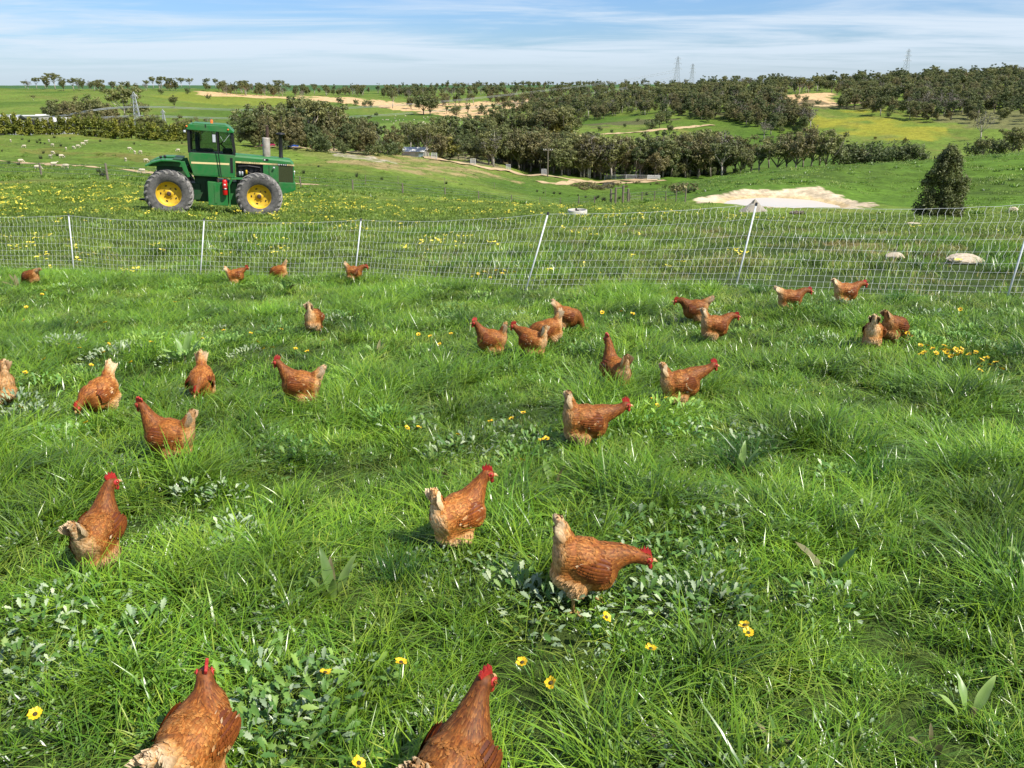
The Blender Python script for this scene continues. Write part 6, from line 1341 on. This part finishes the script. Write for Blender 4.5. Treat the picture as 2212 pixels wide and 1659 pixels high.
# ------------------------------------------------------------------ weeds and flowers in the hen paddock
def leaf_variants(n, fn): return [fn(i) for i in range(n)]
def _lob(i, mt, L_):
    m = MB(); lobed_leaf(m, None, L_, L_ * .26, rnd.random(), rnd.choice((3, 4)), rnd.uniform(.15, .4)); return m.mesh('leaf', mt, True)
LV_G = [_lob(i, M_CAPE, .042) for i in range(4)]; LV_S = [_lob(i, M_CAPE_SILVER, .040) for i in range(4)]
def _dock(i, mt):
    m = MB(); broad_leaf(m, None, .16, .017, rnd.random(), 7, rnd.uniform(.2, .5)); return m.mesh('leaf', mt, True)
LV_D = [_dock(i, M_DOCK) for i in range(4)] + [_dock(9, M_DRY)]
CAPE_FAR = [rosette('r', 110, .20, .038, M_CAPE) for _ in range(3)]; CAPE_FAR_S = [rosette('r', 110, .20, .036, M_CAPE_SILVER) for _ in range(3)]
n_leaf = 0
def capeweed(X, Y, rad, silver, label, n=None):
    global n_leaf
    p = gnd(X, Y)
    if p is None: return
    root = empty('capeweed_clump', p, (0, 0, rnd.uniform(0, 6.28))); tag(root, label, 'weed', 'capeweed clumps')
    if depth_of(p) < 5.2:
        for k in range(n or int(40 + rad * 230)):
            a = rnd.uniform(0, 6.283); r = rad * 1.25 * math.sqrt(rnd.random()); sil = rnd.random() < silver * .85; x, y = r * math.cos(a), r * math.sin(a)
            o = link(bpy.data.objects.new('leaf', rnd.choice(LV_S if sil else LV_G)), root)
            o.location = (x, y, rnd.uniform(.01, .08) + .07 * max(0, 1 - r / rad)); o.rotation_euler = (rnd.uniform(-.5, .5), -R(rnd.uniform(5, 60)), a + rnd.uniform(-1, 1)); o.scale = (rnd.uniform(.5, 1.2),) * 3; n_leaf += 1
    else:
        for k in range(max(1, int(rad * rad * 26))):
            a = rnd.uniform(0, 6.283); r = rad * .7 * math.sqrt(rnd.random()); o = link(bpy.data.objects.new('leaf_rosette', rnd.choice(CAPE_FAR_S if rnd.random() < silver * .8 else CAPE_FAR).data), root); o['kind'] = 'stuff'; o.location = (r * math.cos(a), r * math.sin(a), rnd.uniform(.02, .13)); o.rotation_euler = (rnd.uniform(-.2, .2), rnd.uniform(-.2, .2), rnd.uniform(0, 6.28)); o.scale = (rnd.uniform(.7, 1.2),) * 3
NEAR = 'among the grass near the large hens'
for X, Y, r, s in [(1300,1345,.20,.75),(1390,1335,.18,.8),(1200,1345,.16,.6),(1480,1330,.18,.55),(1560,1340,.14,.3),(1120,1310,.13,.7)]: capeweed(X, Y, r, s, 'silvery capeweed clump beneath the stooping hen')
for X, Y, r, s in [(150,1330,.16,.7),(230,1370,.18,.5),(80,1390,.16,.4),(310,1400,.14,.25),(60,1480,.15,.5),(170,1460,.16,.4)]: capeweed(X, Y, r, s, 'pale capeweed clump at the feet of the tall walking hen')
for X, Y, r, s in [(570,1500,.14,.45),(640,1540,.15,.4),(600,1600,.16,.35),(700,1590,.14,.25),(560,1650,.15,.15),(670,1660,.15,.2),(760,1500,.12,.4)]: capeweed(X, Y, r, s, 'leafy capeweed clump between the two big foreground hens')
for X, Y, r, s in [(1440,1100,.20,.75),(1530,1115,.20,.8),(1570,1165,.17,.6),(1480,1190,.18,.35),(1400,1180,.18,.15),(1420,1240,.17,.2),(1540,1260,.16,.25)]: capeweed(X, Y, r, s, 'silvery grey capeweed clump behind the stooping hen')
for X, Y, r, s in [(1030,985,.22,.55),(1090,965,.22,.4),(1150,985,.20,.35),(970,1000,.18,.6),(1120,1020,.18,.25)]: capeweed(X, Y, r, s, 'capeweed clump with yellow flowers next to the forward-leaning hen')
for X, Y, r, s in [(1430,935,.22,.4),(1500,930,.22,.5),(1560,950,.20,.3),(1470,970,.2,.25),(1610,985,.18,.5),(1670,975,.18,.5)]: capeweed(X, Y, r, s, 'bushy capeweed clump in front of the white-tailed hen')
for X, Y, r, s in [(40,915,.22,.4),(110,920,.22,.45),(20,970,.2,.2),(90,975,.2,.4),(140,965,.16,.6)]: capeweed(X, Y, r, s, 'leafy capeweed clump hiding the hen with raised orange tail')
for X, Y, r, s in [(60,760,.3,.4),(140,770,.3,.3),(300,770,.3,.55),(350,790,.26,.5),(430,790,.26,.25),(480,770,.3,.3),(540,780,.26,.4),(250,800,.26,.4),(600,740,.24,.2),(390,750,.24,.4)]: capeweed(X, Y, r, s, 'flowering capeweed clump on the rise behind the pecking hens')
for X, Y, r, s in [(2030,770,.3,.6),(2090,740,.28,.3),(2140,790,.24,.5),(2180,870,.22,.4),(1990,760,.2,.6)]: capeweed(X, Y, r, s, 'pale capeweed clump with yellow flowers near the pair of feeding hens')
for X, Y, r, s in [(620,990,.2,.1),(650,1010,.18,.15),(850,930,.2,.5),(900,950,.18,.4),(720,690,.2,.1),(1000,690,.2,.1),(1060,660,.2,.1),(480,610,.2,.1),(1800,670,.2,.1),(1740,690,.16,.1)]: capeweed(X, Y, r, s, 'green leafy weed clump standing by itself in open grass')
for X, Y, r, s in [(480,1095,.10,.9),(520,1180,.12,.9),(500,1215,.09,.9),(420,1090,.08,.9),(1780,1320,.12,.3),(1710,1180,.1,.3),(2190,1270,.13,.3),(1800,1050,.1,.2)]: capeweed(X, Y, r, s, 'small silvery weed rosette pressed into the grass')
def dock(X, Y, n, s, label, dry=0.1):
    p = gnd(X, Y)
    if p is None: return
    root = empty('dock_plant', p); tag(root, label, 'weed', 'dock plants')
    for k in range(n):
        a = rnd.uniform(0, 6.28); o = link(bpy.data.objects.new('leaf', LV_D[4] if rnd.random() < dry else rnd.choice(LV_D[:4])), root); o.location = (math.cos(a) * .03, math.sin(a) * .03, .02); o.rotation_euler = (rnd.uniform(-.3, .3), -R(rnd.uniform(35, 82)), a); o.scale = (s * rnd.uniform(.7, 1.2),) * 3
    m = MB(); m.tube([(0, 0, 0), (.01, 0, .06 * s)], [.012, .008], 6); m.build('crown_root', M_DRY, root)
dock(400,790,11,1.75,'big upright dock plant with long leaves among the flowering capeweed',.1); dock(720,1300,7,1.15,'dock plant with upright leaves in the open grass between the foreground hens'); dock(1790,1245,6,.95,'dock plant with pale leaves alone in the open grass',.3); dock(1600,1030,8,1.0,'dark leafy dock plant in a grass tussock beside the capeweed',0)
dock(815,770,7,1.2,'dock plant with pointed leaves in the grass behind the reddish hen'); dock(620,632,8,1.4,'dock plant with pale leaves in front of the half hidden hen',.1); dock(2090,1560,4,.85,'dark broad dock leaf standing in the empty grass corner',.1); dock(1690,1625,5,.7,'brown-tinged dock plant at the grassy edge',.3); dock(1450,1640,4,.65,'small dock plant with brown leaves near the mahogany hen',.5)
dock(1195,1060,4,1.0,'lone dock leaves pointing up between the two striding hens',.2); dock(940,1010,5,.9,'low dock plant with pale curled leaves beside the capeweed',.3); dock(1250,840,3,1.0,'thin brown dock stalk near the long-necked hen',.8); dock(1960,1030,4,.8,'small dock plant with one dry leaf in the tussock grass',.5); dock(1640,800,6,.9,'dock plant with pale leaves right of the long-necked hen',.1)
dock(1050,660,4,1.0,'dock leaves under the netting near the leaning post',.1); dock(940,600,6,1.5,'tall pale dock leaves just outside the netting',.2); dock(290,596,5,1.4,'dock plant inside the net line near the white post',.3); dock(260,610,6,1.4,'drooping dock plant near the half sunk dark hen',.2); dock(40,625,7,1.5,'dock plant with reddish stalks beside the half sunk dark hen',.6)
dock(2020,1632,3,.5,'pale dry dock leaf lying flat in the grass',.9); dock(520,870,3,.8,'single dock leaf beside the forward-coming hen',.0); dock(970,1045,4,.8,'dry folded dock leaf in front of the capeweed clump',.8)
# flowers
def flower_meshes():
    PY = mat('petal_yellow', (0.80, 0.52, 0.012), .5); PC = mat('flower_centre', (0.05, 0.035, 0.01), .8); ST = mat('flower_stem', (0.10, 0.22, 0.04), .6)
    out = []
    for v in range(3):
        lr = random.Random(v); p = MB(); n = 12
        for k in range(n):
            a = 6.283 * k / n + lr.uniform(-.1, .1); c, s = math.cos(a), math.sin(a); L_ = .0185 * lr.uniform(.9, 1.1); w = .0058; z = .004 * lr.uniform(.3, 2)
            p.add([(c*.006 - s*w*.6, s*.006 + c*w*.6, 0), (c*.006 + s*w*.6, s*.006 - c*w*.6, 0), (c*L_*.75 + s*w, s*L_*.75 - c*w, z), (c*L_, s*L_, z*1.1), (c*L_*.75 - s*w, s*L_*.75 + c*w, z)], [(0,1,2,3,4)])
        cm = MB(); cm.lathe([(.0065, .0005), (.0055, .003), (.001, .0045)], 10); sm = MB(); sm.tube([(0, 0, -.13), (.006, .004, -.06), (0, 0, 0)], .0022, 5)
        out.append((p.mesh('petals', PY), cm.mesh('centre', PC, True), sm.mesh('stem', ST, True)))
    return out
FM = flower_meshes()
def daisy(X, Y, s=1.0, where='open grass'):
    p = gnd(X, Y)
    if p is None: return
    z = rnd.uniform(.11, .17); q = at(X, Y, max(1.6, depth_of(p) - z * 2.0)); p = Vector((q.x, q.y, h1(q.x, q.y))); z = rnd.uniform(.12, .17); v = rnd.choice(FM)
    root = empty('yellow_daisy', p + Vector((0, 0, z)), (rnd.uniform(-.2, .7), rnd.uniform(-.4, .4), rnd.uniform(0, 6)), s); tag(root, 'yellow daisy with dark centre flowering in the ' + where, 'flower', 'yellow daisies in the hen paddock')
    for nm, me_ in zip(('petals', 'centre', 'stem'), v): link(bpy.data.objects.new(nm, me_), root)
for X, Y in [(1128,1428),(1407,1382),(865,1408),(702,1448),(1190,1465),(1608,1350),(580,1655),(770,1590),(75,1540),(1310,1325),(1620,1335)]: daisy(X, Y, 1.05, 'weeds around the big foreground hens')
for X, Y in [(1180,958),(1130,912),(1105,925),(1170,970),(1410,878),(1440,876),(1420,885),(880,940),(905,930),(990,955),(1128,1018),(1060,930)]: daisy(X, Y, 1.05, 'capeweed in the middle of the paddock')
for X, Y in [(285,800),(200,803),(100,800),(440,748),(665,778),(570,770),(590,768),(640,770),(950,768),(190,936),(170,718),(240,770),(228,785),(330,760),(485,730),(545,745),(610,730),(700,760),(930,740),(975,745),(905,745),(150,760),(60,830),(50,905),(175,770),(560,765)]: daisy(X, Y, 1.15, 'capeweed rise behind the pecking hens')
for X, Y in [(2160,818),(2125,800),(2105,775),(2070,692),(1998,770),(2020,775),(2040,780),(2060,790),(1957,740),(2035,772),(2050,776),(1985,768),(2090,783),(2115,803),(1965,742)] + [(1985 + rnd.uniform(0, 90), 768 + rnd.uniform(-6, 22)) for _ in range(14)] + [(2110 + rnd.uniform(-15, 40), 800 + rnd.uniform(-10, 12)) for _ in range(6)]: daisy(X, Y, 1.25, 'weeds beside the pair of feeding hens')
for X, Y in [(780,660),(410,660),(100,640),(95,655),(60,680),(1340,690),(1300,690),(1365,700),(1240,690),(1490,672),(55,710),(230,715),(380,665)] + [(1020 + i * 13, 608 + rnd.uniform(-12, 10)) for i in range(8)]: daisy(X, Y, 1.4, 'grass close to the netting')
# the yellow flowers of the tractor field are too many to count
hd = []
PALE = mat('petal_lemon', (0.86, 0.72, 0.07), .6)
for v in range(3):
    m = MB()
    for k in range(5):
        x, y, z = rnd.uniform(-.12, .12), rnd.uniform(-.12, .12), rnd.uniform(.07, .14); r = rnd.uniform(.018, .028); tl = rnd.uniform(-.5, .5)
        vs = [(x, y, z)] + [(x + r * math.cos(a), y + r * math.sin(a), z + r * math.cos(a) * tl + (.006 if j % 2 else -.004)) for j, a in enumerate(np.linspace(0, 6.283, 9)[:-1])]; m.add(vs, [(0, i + 1, (i + 1) % 8 + 1) for i in range(8)])
    hd.append(bpy.data.objects.new('f', m.mesh('flowers', PALE)))
xy = wedge(9, 30, 1.8, .7); xy = xy[beyond_net(xy)]; dn = fbm(xy[:, 0], xy[:, 1], 3.0, 51); keep = (dn > .55) & (rng.random(len(xy)) < (np.clip((6 - xy[:, 0]) / 10, .06, 1)) * .75); xa = xy[keep]
xy = wedge(30, 95, 1.0, .7); dn = fbm(xy[:, 0], xy[:, 1], 6.0, 52); px = np.array([project((x, y, 0))[0] for x, y in xy]); keep = (dn > .47) & (rng.random(len(xy)) < np.clip((18 - xy[:, 0]) / 26, .0, 1)) & (np.hypot(xy[:, 0], xy[:, 1]) < 62 + np.clip(xy[:, 0] + 22, 0, 40) * 1.0); xb = xy[keep]
xy = np.vstack([xa, xb]); scatter_object('yellow_wildflowers', hd, xy, np.where(np.hypot(xy[:, 0], xy[:, 1]) > 30, rng.uniform(.9, 1.6, len(xy)), rng.uniform(.7, 1.2, len(xy))), rng.integers(0, 3, len(xy)), 'yellow wildflowers sprinkled through the tractor field', 'flowers', .15)
print('LEAVES', n_leaf, 'FLOWERS', len(xy))

# dark lush tussocks standing out of the grass
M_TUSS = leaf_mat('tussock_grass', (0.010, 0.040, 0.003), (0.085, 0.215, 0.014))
TUS = [tuft('t', 150, .13, .24, .006, M_TUSS, .9, 4, wind=(.08, .04)).data for _ in range(3)]
for X, Y, s, lab in [(1590,1010,1.1,'dark grass tussock behind the dock leaves and bushy capeweed'),(1650,990,.8,'dark grass tussock behind the dock leaves and bushy capeweed'),(1890,1050,1.0,'dark grass tussock alone in the open pasture with a dry leaf'),(130,720,1.1,'dark grass tussock among capeweed behind the pecking hens'),(240,700,1.0,'dark grass tussock among capeweed behind the pecking hens'),(1280,775,1.0,'dark grass tussock close to the cluster of four hens'),(1000,705,1.2,'dark grass tussock between the cluster and the lone pecking hen'),(770,725,1.0,'dark grass tussock between the cluster and the lone pecking hen'),(2195,780,1.1,'dark grass tussock past the pair of feeding hens'),(640,1000,.9,'dark grass tussock in open grass left of the capeweed mound'),(1640,640,1.1,'dark grass tussock growing at the foot of the netting'),(1940,655,1.1,'dark grass tussock growing at the foot of the netting'),(900,1050,.8,'dark grass tussock in front of the dry curled dock leaf'),(560,1240,.7,'dark grass tussock between the foreground hens'),(860,1260,.8,'dark grass tussock between the foreground hens'),(1480,1290,.7,'dark grass tussock between weeds by the stooping hen')]:
    p = gnd(X, Y); o = link(bpy.data.objects.new('grass_tussock', rnd.choice(TUS))); o.location = p; o.scale = (s * .8, s * .8, s * .75); o.rotation_euler.z = rnd.uniform(0, 6); tag(o, lab, 'grass tussock', 'dark tussocks in the hen paddock')
